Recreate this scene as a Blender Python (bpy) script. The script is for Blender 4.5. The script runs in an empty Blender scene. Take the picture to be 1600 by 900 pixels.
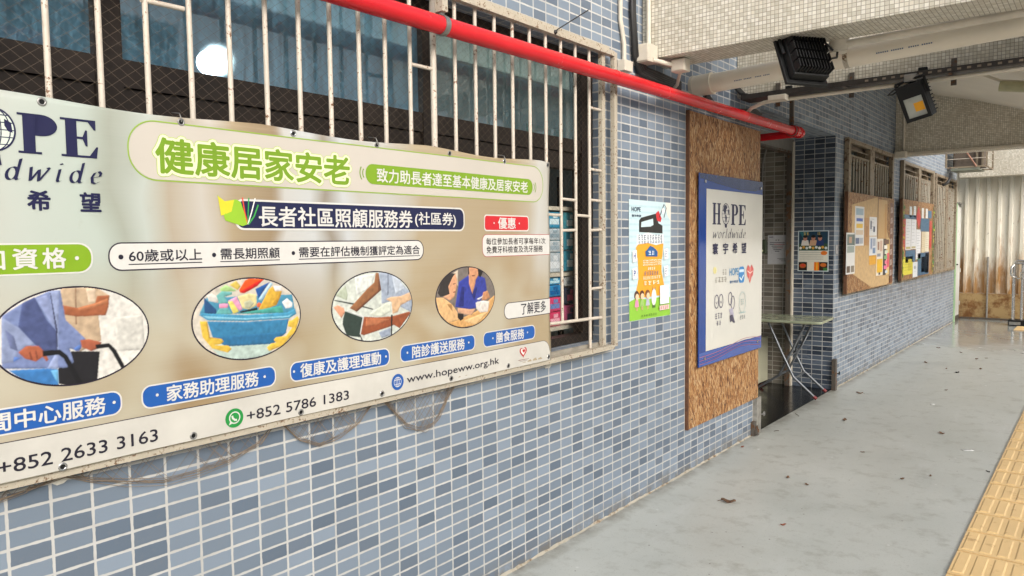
import bpy, bmesh, math, random
from mathutils import Vector, Matrix
C = bpy.context.scene.collection
scene = bpy.context.scene
R = math.radians
rnd = random.Random(7)

# ------------------------------------------------------------------ camera, sky, sun, exposure
def make_camera():
    f, p, y, r = 1161.25, 0.0628, 0.6746, -0.0112
    fwd = Vector((-math.sin(y)*math.cos(p), math.cos(y)*math.cos(p), -math.sin(p)))
    right = Vector((math.cos(y), math.sin(y), 0))
    up = right.cross(fwd)
    c, s = math.cos(r), math.sin(r)
    rr = c*right + s*up
    uu = -s*right + c*up
    cam = bpy.data.cameras.new('camera')
    cam.sensor_width = 36.0
    cam.lens = 36.0*f/1600.0
    cam.clip_start = 0.05
    cam.clip_end = 1500
    o = bpy.data.objects.new('camera', cam)
    m = Matrix((rr, uu, -fwd)).transposed().to_4x4()
    m.translation = Vector((2.1134, -0.6232, 1.5272))
    o.matrix_world = m
    C.objects.link(o)
    scene.camera = o
make_camera()

SUN_EL, SUN_AZ = 25.0, 118.0      # azimuth measured from +Y towards +X
w = bpy.data.worlds.new('World')
scene.world = w
w.use_nodes = True
nt = w.node_tree
bg = nt.nodes['Background']
sky = nt.nodes.new('ShaderNodeTexSky')
sky.sky_type = 'NISHITA'
sky.sun_disc = False
sky.sun_elevation = R(SUN_EL)
sky.sun_rotation = R(SUN_AZ)
sky.air_density = 1.0
sky.dust_density = 4.0
hs = nt.nodes.new('ShaderNodeHueSaturation'); hs.inputs['Saturation'].default_value = .28
nt.links.new(sky.outputs[0], hs.inputs['Color']); nt.links.new(hs.outputs[0], bg.inputs[0])
bg.inputs[1].default_value = 0.15
sl = bpy.data.lights.new('sun', 'SUN')
sl.energy = 0.6
sl.angle = R(25)
sl.color = (1.0, 0.93, 0.84)
so = bpy.data.objects.new('sun', sl)
d = Vector((math.sin(R(SUN_AZ))*math.cos(R(SUN_EL)), math.cos(R(SUN_AZ))*math.cos(R(SUN_EL)), math.sin(R(SUN_EL))))
so.rotation_euler = d.to_track_quat('Z', 'Y').to_euler()
so.location = (8, 4, 12)
C.objects.link(so)
scene.view_settings.view_transform = 'Standard'
scene.view_settings.look = 'None'
scene.view_settings.gamma = 1.0
scene.view_settings.use_curve_mapping = False
scene.view_settings.exposure = 0.92

# ------------------------------------------------------------------ helpers
def hexlin(h):
    h = h.lstrip('#')
    out = []
    for i in (0, 2, 4):
        v = int(h[i:i+2], 16)/255
        out.append(v/12.92 if v <= .04045 else ((v+.055)/1.055)**2.4)
    return tuple(out)

class MB:
    """collects shapes; build() links them as ONE mesh object"""
    def __init__(s):
        s.v = []; s.f = []; s.sm = []; s.mi = []; s.cur = 0
    def face(s, pts, smooth=False):
        b = len(s.v)
        s.v += [tuple(p) for p in pts]
        s.f.append(list(range(b, b+len(pts)))); s.sm.append(smooth); s.mi.append(s.cur)
    def raw(s, vs, fs, smooth=False):
        b = len(s.v)
        s.v += [tuple(p) for p in vs]
        for f in fs:
            s.f.append([b+i for i in f]); s.sm.append(smooth); s.mi.append(s.cur)
        return s
    def hexa(s, c8):
        s.raw(c8, [(0,3,2,1),(4,5,6,7),(0,1,5,4),(1,2,6,5),(2,3,7,6),(3,0,4,7)])
        return s
    def box(s, x0, x1, y0, y1, z0, z1):
        if x0 > x1: x0, x1 = x1, x0
        if y0 > y1: y0, y1 = y1, y0
        if z0 > z1: z0, z1 = z1, z0
        return s.hexa([(x0,y0,z0),(x1,y0,z0),(x1,y1,z0),(x0,y1,z0),(x0,y0,z1),(x1,y0,z1),(x1,y1,z1),(x0,y1,z1)])
    def obb(s, o, a, b, c):
        """box with corner-centre o and full edge vectors a, b, c (right-handed)"""
        o, a, b, c = Vector(o), Vector(a), Vector(b), Vector(c)
        p = o-(a+b+c)/2
        return s.hexa([p, p+a, p+a+b, p+b, p+c, p+a+c, p+a+b+c, p+b+c])
    def tube(s, pts, r, n=10, cap=True, closed=False):
        P = [Vector(p) for p in pts]
        rs = r if isinstance(r, (list, tuple)) else [r]*len(P)
        rings = []
        t0 = (P[1]-P[0]).normalized()
        ref = Vector((0,0,1)) if abs(t0.z) < .9 else Vector((1,0,0))
        nx = t0.cross(ref).normalized()
        for i, p in enumerate(P):
            if i == 0: t = P[1]-P[0]
            elif i == len(P)-1: t = P[i]-P[i-1]
            else: t = (P[i+1]-P[i]).normalized()+(P[i]-P[i-1]).normalized()
            t.normalize()
            nx = (nx-t*nx.dot(t)).normalized()
            ny = t.cross(nx)
            rings.append([p+(nx*math.cos(2*math.pi*k/n)+ny*math.sin(2*math.pi*k/n))*rs[i] for k in range(n)])
        vs = [q for g in rings for q in g]
        fs = []
        for i in range(len(P)-1):
            for k in range(n):
                fs.append((i*n+k, i*n+(k+1) % n, (i+1)*n+(k+1) % n, (i+1)*n+k))
        s.raw(vs, fs, True)
        if cap:
            s.face(list(reversed(rings[0]))); s.face(rings[-1])
        return s
    def prism(s, poly, ext):
        """polygon (3D pts) extruded by ext"""
        P = [Vector(p) for p in poly]; e = Vector(ext); n = len(P)
        s.raw(P+[p+e for p in P], [tuple(range(n-1, -1, -1)), tuple(range(n, 2*n))]+[(i, (i+1) % n, n+(i+1) % n, n+i) for i in range(n)])
        return s
    def sphere(s, c, r, n=12, m=8, sc=(1,1,1)):
        vs = []; fs = []
        for j in range(m+1):
            th = math.pi*j/m
            for i in range(n):
                ph = 2*math.pi*i/n
                vs.append((c[0]+r*sc[0]*math.sin(th)*math.cos(ph), c[1]+r*sc[1]*math.sin(th)*math.sin(ph), c[2]+r*sc[2]*math.cos(th)))
        for j in range(m):
            for i in range(n):
                fs.append((j*n+i, (j+1)*n+i, (j+1)*n+(i+1) % n, j*n+(i+1) % n))
        return s.raw(vs, fs, True)
    def build(s, name, mat, parent=None, label=None, bevel=0, fixn=True):
        me = bpy.data.meshes.new(name)
        me.from_pydata(s.v, [], s.f)
        for p, a, i in zip(me.polygons, s.sm, s.mi):
            p.use_smooth = a; p.material_index = i
        uv = me.uv_layers.new(name='UVMap')
        for p in me.polygons:
            n = p.normal
            ax = max(range(3), key=lambda k: abs(n[k]))
            for li in p.loop_indices:
                q = me.vertices[me.loops[li].vertex_index].co
                uv.data[li].uv = ((q.y, q.z), (q.x, q.z), (q.y, q.x))[ax]
        for m in (mat if isinstance(mat, (list, tuple)) else [mat]):
            me.materials.append(m)
        o = bpy.data.objects.new(name, me)
        C.objects.link(o)
        if parent is not None:
            o.parent = parent
            base = parent
            loc = Vector((0,0,0))
            while base is not None:
                loc += base.location; base = base.parent
            o.location = -loc
        if label: o['label'] = label
        if bevel:
            b = o.modifiers.new('bevel', 'BEVEL'); b.width = bevel; b.segments = 2; b.limit_method = 'ANGLE'; b.angle_limit = R(40)
        return o

def tag(o, label, cat, group=None):
    o['label'] = label; o['category'] = cat
    if group: o['group'] = group
    return o
def thing(name, label, cat, loc=(0,0,0), group=None):
    o = bpy.data.objects.new(name, None)
    o.empty_display_size = .1
    o.location = loc
    C.objects.link(o)
    return tag(o, label, cat, group)
def struct(o, kind='structure'):
    o['kind'] = kind
    return o
def copy_thing(root, offset, label, group=None):
    r = root.copy(); C.objects.link(r); r.location = root.location+Vector(offset); r['label'] = label
    if group: r['group'] = group
    for ch in root.children:
        c = ch.copy(); C.objects.link(c); c.parent = r
        for g in ch.children:
            dd = g.copy(); C.objects.link(dd); dd.parent = c
    return r

# ------------------------------------------------------------------ materials
def node(nt, typ, **kw):
    n = nt.nodes.new(typ)
    for k, v in kw.items(): setattr(n, k, v)
    return n
def newmat(name):
    m = bpy.data.materials.new(name); m.use_nodes = True
    return m, m.node_tree, m.node_tree.nodes['Principled BSDF']
def mixrgb(nt, fac, a, b, blend='MIX'):
    n = node(nt, 'ShaderNodeMix', data_type='RGBA', blend_type=blend)
    for i, v in ((0, fac), (6, a), (7, b)):
        if hasattr(v, 'is_output') or isinstance(v, bpy.types.NodeSocket): nt.links.new(v, n.inputs[i])
        elif i == 0: n.inputs[0].default_value = v
        else: n.inputs[i].default_value = (*v[:3], 1)
    return n.outputs[2]
def math_(nt, op, a, b=None, c=None, clamp=False):
    n = node(nt, 'ShaderNodeMath', operation=op, use_clamp=clamp)
    for i, v in enumerate((a, b, c)):
        if v is None: continue
        if isinstance(v, bpy.types.NodeSocket): nt.links.new(v, n.inputs[i])
        else: n.inputs[i].default_value = v
    return n.outputs[0]
def maprange(nt, v, a, b, c=0, d=1):
    n = node(nt, 'ShaderNodeMapRange', clamp=True)
    nt.links.new(v, n.inputs[0])
    for i, x in zip((1,2,3,4), (a,b,c,d)): n.inputs[i].default_value = x
    return n.outputs[0]
def objcoord(nt, scale=(1,1,1), rot=(0,0,0), uv=False):
    t = node(nt, 'ShaderNodeTexCoord')
    mp = node(nt, 'ShaderNodeMapping')
    mp.inputs['Scale'].default_value = scale
    mp.inputs['Rotation'].default_value = rot
    nt.links.new(t.outputs['UV' if uv else 'Object'], mp.inputs[0])
    return mp.outputs[0]
def noise(nt, vec, scale, detail=4, rough=.55, dist=0):
    n = node(nt, 'ShaderNodeTexNoise')
    n.inputs['Scale'].default_value = scale; n.inputs['Detail'].default_value = detail
    n.inputs['Roughness'].default_value = rough; n.inputs['Distortion'].default_value = dist
    if vec is not None: nt.links.new(vec, n.inputs['Vector'])
    return n.outputs['Fac']
def ramp(nt, v, stops, interp='LINEAR'):
    n = node(nt, 'ShaderNodeValToRGB')
    cr = n.color_ramp; cr.interpolation = interp
    while len(cr.elements) < len(stops): cr.elements.new(.5)
    for e, (p, c) in zip(cr.elements, stops):
        e.position = p; e.color = (*c[:3], 1)
    nt.links.new(v, n.inputs[0])
    return n.outputs[0]
def bump(nt, h, bsdf, strength=.3, dist=.01):
    n = node(nt, 'ShaderNodeBump')
    n.inputs['Strength'].default_value = strength; n.inputs['Distance'].default_value = dist
    nt.links.new(h, n.inputs['Height']); nt.links.new(n.outputs[0], bsdf.inputs['Normal'])

def mat(name, col, rough=.5, metal=0, var=.12, scale=14, bmp=0, spec=.5):
    if isinstance(col, str): col = hexlin(col)
    m, nt, b = newmat(name)
    vec = objcoord(nt)
    n = noise(nt, vec, scale)
    dark = tuple(c*(1-var) for c in col); lite = tuple(min(1, c*(1+var)) for c in col)
    nt.links.new(mixrgb(nt, maprange(nt, n, .3, .7), dark, lite), b.inputs['Base Color'])
    nt.links.new(maprange(nt, n, .3, .7, max(0, rough-.06), min(1, rough+.06)), b.inputs['Roughness'])
    b.inputs['Metallic'].default_value = metal
    b.inputs['Specular IOR Level'].default_value = spec
    if bmp: bump(nt, noise(nt, vec, scale*3), b, bmp, .005)
    return m
_inks = {}
def ink(col, rough=.42):
    k = (col, rough)
    if k not in _inks:
        _inks[k] = mat('print_'+col.strip('#'), col, rough, var=.03, scale=30)
    return _inks[k]

_pics = {}
def ink_pic(col):
    if col not in _pics: _pics[col] = mat('photo_print_'+col.strip('#'), col, .42, var=.34, scale=17)
    return _pics[col]

def tile_mat(name, pu, pv, gu, shades, grout, rough=.22, dirt=0.0, jitter=.05, bumpy=.25, dirt_col=(.12,.10,.07), grime=False, tilt=0.0):
    m, nt, b = newmat(name)
    t = node(nt, 'ShaderNodeTexCoord')
    sep = node(nt, 'ShaderNodeSeparateXYZ'); nt.links.new(t.outputs['UV'], sep.inputs[0])
    u = math_(nt, 'DIVIDE', sep.outputs[0], pu); v = math_(nt, 'DIVIDE', sep.outputs[1], pv)
    fu = math_(nt, 'FLOOR', u); fv = math_(nt, 'FLOOR', v)
    cmb = node(nt, 'ShaderNodeCombineXYZ'); nt.links.new(fu, cmb.inputs[0]); nt.links.new(fv, cmb.inputs[1])
    wn = node(nt, 'ShaderNodeTexWhiteNoise', noise_dimensions='2D'); nt.links.new(cmb.outputs[0], wn.inputs['Vector'])
    n = len(shades)
    col = ramp(nt, wn.outputs['Value'], [(i/n, s) for i, s in enumerate(shades)], 'CONSTANT')
    sc = node(nt, 'ShaderNodeSeparateColor'); nt.links.new(wn.outputs['Color'], sc.inputs[0])
    jit = maprange(nt, sc.outputs[1], 0, 1, 1-jitter, 1+jitter)
    jc = node(nt, 'ShaderNodeCombineColor')
    for i in range(3): nt.links.new(jit, jc.inputs[i])
    col = mixrgb(nt, 1.0, col, jc.outputs[0], 'MULTIPLY')
    du = math_(nt, 'SUBTRACT', u, fu); dv = math_(nt, 'SUBTRACT', v, fv)
    eu = math_(nt, 'MULTIPLY', math_(nt, 'MINIMUM', du, math_(nt, 'SUBTRACT', 1.0, du)), pu)
    ev = math_(nt, 'MULTIPLY', math_(nt, 'MINIMUM', dv, math_(nt, 'SUBTRACT', 1.0, dv)), pv)
    e = math_(nt, 'MINIMUM', eu, ev)
    obj = objcoord(nt)
    wob = maprange(nt, noise(nt, obj, 35, 2), .3, .7, gu*.36, gu*.62)
    mask = math_(nt, 'MULTIPLY', math_(nt, 'SUBTRACT', e, wob), 1/(gu*.22), clamp=True)
    big = noise(nt, obj, 2.2, 5)
    fine = noise(nt, obj, 60, 3)
    gcol = mixrgb(nt, maprange(nt, noise(nt, obj, 5, 4), .3, .7), tuple(c*.78 for c in grout), grout)
    full = mixrgb(nt, mask, gcol, col)
    if dirt: full = mixrgb(nt, math_(nt, 'MULTIPLY', maprange(nt, big, .5, .75), dirt), full, dirt_col)
    full = mixrgb(nt, math_(nt, 'MULTIPLY', maprange(nt, fine, .56, .75), .1), full, (.25,.23,.2))
    if grime:    # washed-down dirt under the far window sills, and a scuffed bottom course
        so_ = node(nt, 'ShaderNodeSeparateXYZ'); nt.links.new(obj, so_.inputs[0])
        g = math_(nt, 'MULTIPLY', maprange(nt, so_.outputs[2], .45, .96), maprange(nt, so_.outputs[2], 1.06, 1.0))
        g = math_(nt, 'MULTIPLY', g, maprange(nt, so_.outputs[1], 7.4, 9.5))
        stv = objcoord(nt, (1, 5, .7))
        g = math_(nt, 'MULTIPLY', g, maprange(nt, noise(nt, stv, 2.2, 5, .65), .34, .66))
        full = mixrgb(nt, math_(nt, 'MULTIPLY', g, .8), full, (.13,.115,.095))
        s = math_(nt, 'MULTIPLY', maprange(nt, so_.outputs[2], .10, .01), maprange(nt, noise(nt, obj, 9, 5, .7), .42, .62))
        full = mixrgb(nt, math_(nt, 'MULTIPLY', s, .88), full, (.17,.15,.12))
    nt.links.new(full, b.inputs['Base Color'])
    rg = math_(nt, 'ADD', maprange(nt, mask, 0, 1, .85, rough), maprange(nt, big, .3, .7, -.03, .1))
    nt.links.new(rg, b.inputs['Roughness'])
    h = math_(nt, 'ADD', mask, math_(nt, 'MULTIPLY', sc.outputs[2], tilt))
    h = math_(nt, 'ADD', h, math_(nt, 'MULTIPLY', fine, .05))
    bump(nt, h, b, bumpy, .004)
    return m

TB = [hexlin(c) for c in ('#74808d','#7d8996','#67727f','#828e9b','#717d8a','#788491','#616d7b','#7b8794')]
M_tile = tile_mat('blue_facade_tile', .1, .0483, .0062, TB, (.55,.54,.51), rough=.42, grime=True)
M_tile.node_tree.nodes['Principled BSDF'].inputs['Specular IOR Level'].default_value = .32
M_tile_dark = tile_mat('entrance_tile', .1, .0483, .0052, [hexlin(c) for c in ('#4b5563','#3f4855','#596371','#515b69','#38404c')], (.5,.5,.48), rough=.25)
M_mosaic = tile_mat('beige_mosaic', .0205, .0205, .0024, [hexlin(c) for c in ('#d5cfbf','#c9c2b1','#dcd6c8','#cfc7b5','#c1baa8')], (.33,.29,.23), rough=.4, dirt=.38, dirt_col=(.3,.25,.17), bumpy=.15)
M_conc = None
def concrete():
    m, nt, b = newmat('painted_concrete')
    v = objcoord(nt)
    a = noise(nt, v, 1.3, 6, .6); s = noise(nt, v, 7, 6, .7); g = noise(nt, v, 120, 2)
    col = mixrgb(nt, maprange(nt, a, .3, .7), (.42,.435,.40), (.525,.535,.495))
    col = mixrgb(nt, math_(nt, 'MULTIPLY', maprange(nt, s, .52, .70), .6), col, (.27,.262,.22))
    col = mixrgb(nt, math_(nt, 'MULTIPLY', maprange(nt, noise(nt, v, 22, 5, .75), .58, .74), .45), col, (.24,.225,.185))
    sv = objcoord(nt, (1.6, .35, 1))
    col = mixrgb(nt, math_(nt, 'MULTIPLY', maprange(nt, noise(nt, sv, 3.0, 5, .6, .6), .56, .7), .3), col, (.56,.565,.54))
    col = mixrgb(nt, math_(nt, 'MULTIPLY', maprange(nt, g, .63, .7), .5), col, (.22,.21,.18))
    vo = node(nt, 'ShaderNodeTexVoronoi'); vo.inputs['Scale'].default_value = 9; nt.links.new(v, vo.inputs['Vector'])
    sp = maprange(nt, vo.outputs['Distance'], .035, .05, 1, 0)
    col = mixrgb(nt, math_(nt, 'MULTIPLY', sp, .9), col, (.12,.10,.08))
    vo2 = node(nt, 'ShaderNodeTexVoronoi'); vo2.inputs['Scale'].default_value = 5; nt.links.new(v, vo2.inputs['Vector'])
    rgt = maprange(nt, vo2.outputs['Distance'], .03, .05, 1, 0)
    col = mixrgb(nt, math_(nt, 'MULTIPLY', rgt, .5), col, (.7,.7,.68))
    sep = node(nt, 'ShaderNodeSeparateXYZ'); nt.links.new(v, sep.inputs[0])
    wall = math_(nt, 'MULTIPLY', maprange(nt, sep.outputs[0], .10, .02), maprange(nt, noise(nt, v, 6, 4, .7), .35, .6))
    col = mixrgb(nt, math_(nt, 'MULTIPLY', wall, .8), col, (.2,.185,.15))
    wet = maprange(nt, math_(nt, 'ADD', sep.outputs[1], math_(nt, 'MULTIPLY', noise(nt, v, 1.2, 3), 3.0)), 12.2, 13.6)
    col = mixrgb(nt, math_(nt, 'MULTIPLY', wet, .35), col, (.25,.25,.22))
    nt.links.new(col, b.inputs['Base Color'])
    r = maprange(nt, a, .3, .7, .30, .46)
    rm = node(nt, 'ShaderNodeMix', data_type='FLOAT')
    nt.links.new(wet, rm.inputs[0]); nt.links.new(r, rm.inputs[2]); rm.inputs[3].default_value = .09
    nt.links.new(rm.outputs[0], b.inputs['Roughness'])
    hh = node(nt, 'ShaderNodeMix', data_type='FLOAT')
    nt.links.new(wet, hh.inputs[0]); nt.links.new(math_(nt, 'ADD', s, math_(nt, 'MULTIPLY', g, .4)), hh.inputs[2]); nt.links.new(math_(nt, 'MULTIPLY', noise(nt, v, 5, 2), .35), hh.inputs[3])
    bump(nt, hh.outputs[0], b, .22, .006)
    return m
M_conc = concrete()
def rusty(name, base, rust=(.16,.07,.03), amount=.55, scale=38, rough=.6, soft=.05):
    m, nt, b = newmat(name)
    v = objcoord(nt)
    n = noise(nt, v, scale, 6, .7); n2 = noise(nt, v, scale*.16, 3)
    k = maprange(nt, math_(nt, 'ADD', n, math_(nt, 'MULTIPLY', math_(nt, 'SUBTRACT', n2, .5), .5)), amount, amount+soft)
    base_v = mixrgb(nt, maprange(nt, n2, .3, .7), tuple(c*.82 for c in base), base)
    rc = mixrgb(nt, noise(nt, v, scale*2.3, 3), tuple(c*.5 for c in rust), tuple(c*1.7 for c in rust))
    nt.links.new(mixrgb(nt, k, base_v, rc), b.inputs['Base Color'])
    nt.links.new(maprange(nt, k, 0, 1, rough-.12, .9), b.inputs['Roughness'])
    bump(nt, math_(nt, 'SUBTRACT', n, math_(nt, 'MULTIPLY', k, .5)), b, .25, .003)
    return m
M_bar = rusty('cream_paint_with_rust', (.64,.56,.46), amount=.60, scale=90, soft=.07)
M_bar_heavy = rusty('flaking_cream_paint', (.50,.44,.34), amount=.56, scale=85, rust=(.15,.085,.045), soft=.1)
M_oldframe = rusty('weathered_brown_window_paint', (.20,.15,.095), amount=.52, scale=16, rust=(.09,.055,.035), soft=.12)
M_oldbar = rusty('weathered_grille_paint', (.27,.215,.145), amount=.52, scale=24, rust=(.09,.05,.03), soft=.12)
M_oldrod = rusty('old_cream_grille_rod', (.46,.40,.31), amount=.58, scale=40)
M_brown = mat('dark_brown_window_metal', (.016,.011,.008), .45, var=.3, scale=9, spec=.25)
M_white_pvc = mat('cream_pvc', (.76,.68,.55), .35, var=.06, scale=4)
M_conduit = mat('cream_conduit_paint', (.60,.54,.44), .45, var=.1, scale=12)
M_red = rusty('red_gloss_paint', (.68,.010,.018), (.22,.03,.02), amount=.66, scale=26, rough=.36, soft=.14)
M_black = mat('black_cast_metal', (.008,.008,.008), .5, var=.3, spec=.3)
M_blackcable = mat('black_cable_sheath', (.014,.013,.012), .5, var=.3)
M_galv = mat('galvanised_steel', (.33,.32,.30), .42, .85, var=.2, scale=25)
M_steel = mat('stainless_steel', (.55,.54,.52), .24, 1.0, var=.06)
M_darkmetal = rusty('dark_rusty_steel', (.10,.085,.07), amount=.55, scale=20, rust=(.12,.06,.03))
M_plaster = mat('cream_ceiling_paint', (.74,.70,.62), .7, var=.05, scale=2, bmp=.05)
M_room = mat('room_wall_paint', (.45,.52,.53), .8, var=.1, scale=2)
M_blackfloor = mat('black_polished_floor', (.008,.008,.008), .2, var=.3, scale=6, spec=.3)
M_net = mat('brown_net_twine', (.13,.095,.065), .8, var=.2, scale=40)
M_board_edge = mat('dark_board_edge', (.12,.05,.022), .7, var=.3, scale=40)
def osb(name, tint=1.0):
    m, nt, b = newmat(name)
    outs = []
    dist = noise(nt, objcoord(nt), 7, 3)
    for i, (rot, sc) in enumerate(((0.08, (1, 105, 22)), (-.2, (1, 125, 27)), (.38, (1, 110, 24)), (-.5, (1, 118, 28)))):
        mp = objcoord(nt, (1, 1, 1), (rot, 0, 0))
        ms = node(nt, 'ShaderNodeMapping'); ms.inputs['Scale'].default_value = sc; nt.links.new(mp, ms.inputs[0])
        ms.inputs['Location'].default_value = (0, i*3.3, i*1.7)
        vo = node(nt, 'ShaderNodeTexVoronoi'); vo.inputs['Scale'].default_value = 1.0; nt.links.new(ms.outputs[0], vo.inputs['Vector'])
        s = node(nt, 'ShaderNodeSeparateColor'); nt.links.new(vo.outputs['Color'], s.inputs[0])
        outs.append((s, vo))
    k = outs[0][0].outputs[1]; hm = outs[0][0].outputs[0]
    for o_, _ in outs[1:]:
        g = math_(nt, 'GREATER_THAN', o_.outputs[0], hm)
        mf = node(nt, 'ShaderNodeMix', data_type='FLOAT'); nt.links.new(g, mf.inputs[0]); nt.links.new(k, mf.inputs[2]); nt.links.new(o_.outputs[1], mf.inputs[3])
        k = mf.outputs[0]; hm = math_(nt, 'MAXIMUM', hm, o_.outputs[0])
    stk = noise(nt, objcoord(nt, (1, 260, 22)), 1.0, 4)
    k2 = math_(nt, 'ADD', k, math_(nt, 'MULTIPLY', math_(nt, 'SUBTRACT', stk, .5), .35))
    cs = [(.06, (.12,.04,.011)), (.25, (.28,.11,.03)), (.5, (.41,.185,.055)), (.75, (.50,.27,.10)), (1, (.66,.45,.23))]
    cs = [(p, tuple(c*tint*m_ for c, m_ in zip(q, (.86,.88,.92)))) for p, q in cs]
    col = ramp(nt, k2, cs)
    nt.links.new(col, b.inputs['Base Color'])
    b.inputs['Roughness'].default_value = .55
    bump(nt, k2, b, .35, .003)
    return m
M_osb = osb('osb_strand_board')
M_osb2 = osb('osb_strand_board_old', .82)
def glass_mat(name, tint, haze_col, haze, streak=.5, blur=0):
    m, nt, b = newmat(name)
    nt.nodes.remove(b)
    out = nt.nodes['Material Output']
    tr = node(nt, 'ShaderNodeBsdfTransparent'); tr.inputs[0].default_value = (*tint, 1)
    gl = node(nt, 'ShaderNodeBsdfGlossy'); gl.inputs['Roughness'].default_value = .03; gl.inputs[0].default_value = (.9,.97,1,1)
    if blur:
        rf = node(nt, 'ShaderNodeBsdfRefraction'); rf.inputs['Roughness'].default_value = .5; rf.inputs['IOR'].default_value = 1.06; rf.inputs[0].default_value = (*tint, 1)
        mx = node(nt, 'ShaderNodeMixShader'); mx.inputs[0].default_value = blur; nt.links.new(tr.outputs[0], mx.inputs[1]); nt.links.new(rf.outputs[0], mx.inputs[2]); tr = mx
    df = node(nt, 'ShaderNodeBsdfDiffuse'); df.inputs[0].default_value = (*haze_col, 1)
    v = objcoord(nt, (1, 9, 1.0))
    n1 = noise(nt, v, 5, 5, .65); n2 = noise(nt, objcoord(nt), 55, 4, .7)
    hz = math_(nt, 'MULTIPLY', math_(nt, 'ADD', maprange(nt, n1, .25, .75, 1-streak, 1), math_(nt, 'MULTIPLY', maprange(nt, n2, .5, .75), .6)), haze)
    m1 = node(nt, 'ShaderNodeMixShader'); nt.links.new(hz, m1.inputs[0]); nt.links.new(tr.outputs[0], m1.inputs[1]); nt.links.new(df.outputs[0], m1.inputs[2])
    fr = node(nt, 'ShaderNodeFresnel'); fr.inputs[0].default_value = 1.5
    k = math_(nt, 'MULTIPLY', fr.outputs[0], 1.7, clamp=True)
    m2 = node(nt, 'ShaderNodeMixShader'); nt.links.new(k, m2.inputs[0]); nt.links.new(m1.outputs[0], m2.inputs[1]); nt.links.new(gl.outputs[0], m2.inputs[2])
    nt.links.new(m2.outputs[0], out.inputs[0])
    return m
M_glass = glass_mat('window_glass', (.60,.76,.78), (.30,.46,.50), .22)
M_glass_blue = glass_mat('blue_streaked_window_glass', (.45,.66,.78), (.20,.42,.58), .36, .9, .45)  # streaky blue diffuse layer and blur mixed into the pane

# ------------------------------------------------------------------ the setting
def sheet(name, x0, x1, y0, y1, z, m):
    b = MB(); b.face([(x0,y0,z),(x1,y0,z),(x1,y1,z),(x0,y1,z)])
    return struct(b.build(name, m))
M_asphalt = mat('pale_pavement', (.58,.565,.53), .8, var=.2, scale=3)
sheet('ground', -300, 300, -300, 300, -.14, M_asphalt)
wk = MB(); wk.box(-2.6, 3.6, -8, 17, -.3, 0)
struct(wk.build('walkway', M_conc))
fl = MB(); fl.box(-2.5, -.005, 5.1, 7.15, -.05, .004)
struct(fl.build('entrance_floor', M_blackfloor))

def tactile():
    M = rusty('yellow_tactile_tile', (.84,.58,.27), (.42,.25,.11), amount=.60, scale=9, rough=.62, soft=.16)
    Mj = mat('tactile_tile_joint', (.42,.27,.14), .8, var=.2)
    b = MB()
    def plate(x0, y0, along='y', nx=8):
        b.cur = 1; b.box(x0, x0+.3, y0, y0+.3, .0, .006)
        b.cur = 0; b.box(x0+.003, x0+.297, y0+.003, y0+.297, .001, .012)
        for i in range(4):
            if along == 'y':
                xa = x0+.012+i*.072; c = ((xa, xa+.054), (y0+.022, y0+.278))
            else:
                ya = y0+.012+i*.072; c = ((x0+.022, x0+.278), (ya, ya+.054))
            (ax, bx), (ay, by) = c
            e = .008
            b.hexa([(ax,ay,.011),(bx,ay,.011),(bx,by,.011),(ax,by,.011),(ax+e,ay+e,.0165),(bx-e,ay+e,.0165),(bx-e,by-e,.0165),(ax+e,by-e,.0165)])
    for j in range(-14, 39):
        y = 1.90+j*.312
        if y > 13.6: break
        for i in range(2):
            plate(1.592+i*.302, y)
    for i in range(3):
        for j in range(2):
            plate(.98+i*.302, 13.75+j*.302, 'x')
    return struct(b.build('tactile_paving', [M, Mj]))
tactile()

# the building: facade with openings, entrance recess, rooms, lintel
def wall_with_openings(b, Y0, Y1, Z0, Z1, ops, x0, x1):
    """front at x1, back at x0; ops = (ya,yb,za,zb)"""
    ys = sorted({Y0, Y1, *[o[0] for o in ops], *[o[1] for o in ops]})
    zs = sorted({Z0, Z1, *[o[2] for o in ops], *[o[3] for o in ops]})
    ins = lambda y, z: any(o[0] < y < o[1] and o[2] < z < o[3] for o in ops)
    for a, c in zip(ys, ys[1:]):
        for d, e in zip(zs, zs[1:]):
            if ins((a+c)/2, (d+e)/2): continue
            b.face([(x1,a,d),(x1,c,d),(x1,c,e),(x1,a,e)])
            b.face([(x0,c,d),(x0,a,d),(x0,a,e),(x0,c,e)])
    for (a, c, d, e) in ops:
        b.face([(x1,a,d),(x1,a,e),(x0,a,e),(x0,a,d)])          # jamb at a facing +Y
        b.face([(x1,c,d),(x0,c,d),(x0,c,e),(x1,c,e)])
        b.face([(x1,a,e),(x1,c,e),(x0,c,e),(x0,a,e)])          # head facing down
        if d > Z0+.01: b.face([(x1,a,d),(x0,a,d),(x0,c,d),(x1,c,d)])
    b.face([(x1,Y1,Z0),(x0,Y1,Z0),(x0,Y1,Z1),(x1,Y1,Z1)])
    b.face([(x1,Y0,Z0),(x1,Y0,Z1),(x0,Y0,Z1),(x0,Y0,Z0)])
    b.face([(x1,Y0,Z1),(x1,Y1,Z1),(x0,Y1,Z1),(x0,Y0,Z1)])
building = thing('building', 'building with a long wall of blue grey facade tiles and a recessed entrance', 'building', (-.5, 6, 0))
BIGWIN = (-2.2, 2.812, .985, 2.505)
SMALL = [(7.47, 9.46, .968, 2.525), (10.08, 12.22, .968, 2.50), (12.42, 14.38, .975, 2.485)]
wb = MB()
wall_with_openings(wb, -5, 14.66, 0, 4.2, [BIGWIN, (5.1, 7.15, -.0, 2.53), *SMALL], -.16, 0)
wb.build('facade_wall', M_tile, building)
eb = MB()       # entrance recess: far side, near side, back
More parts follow.
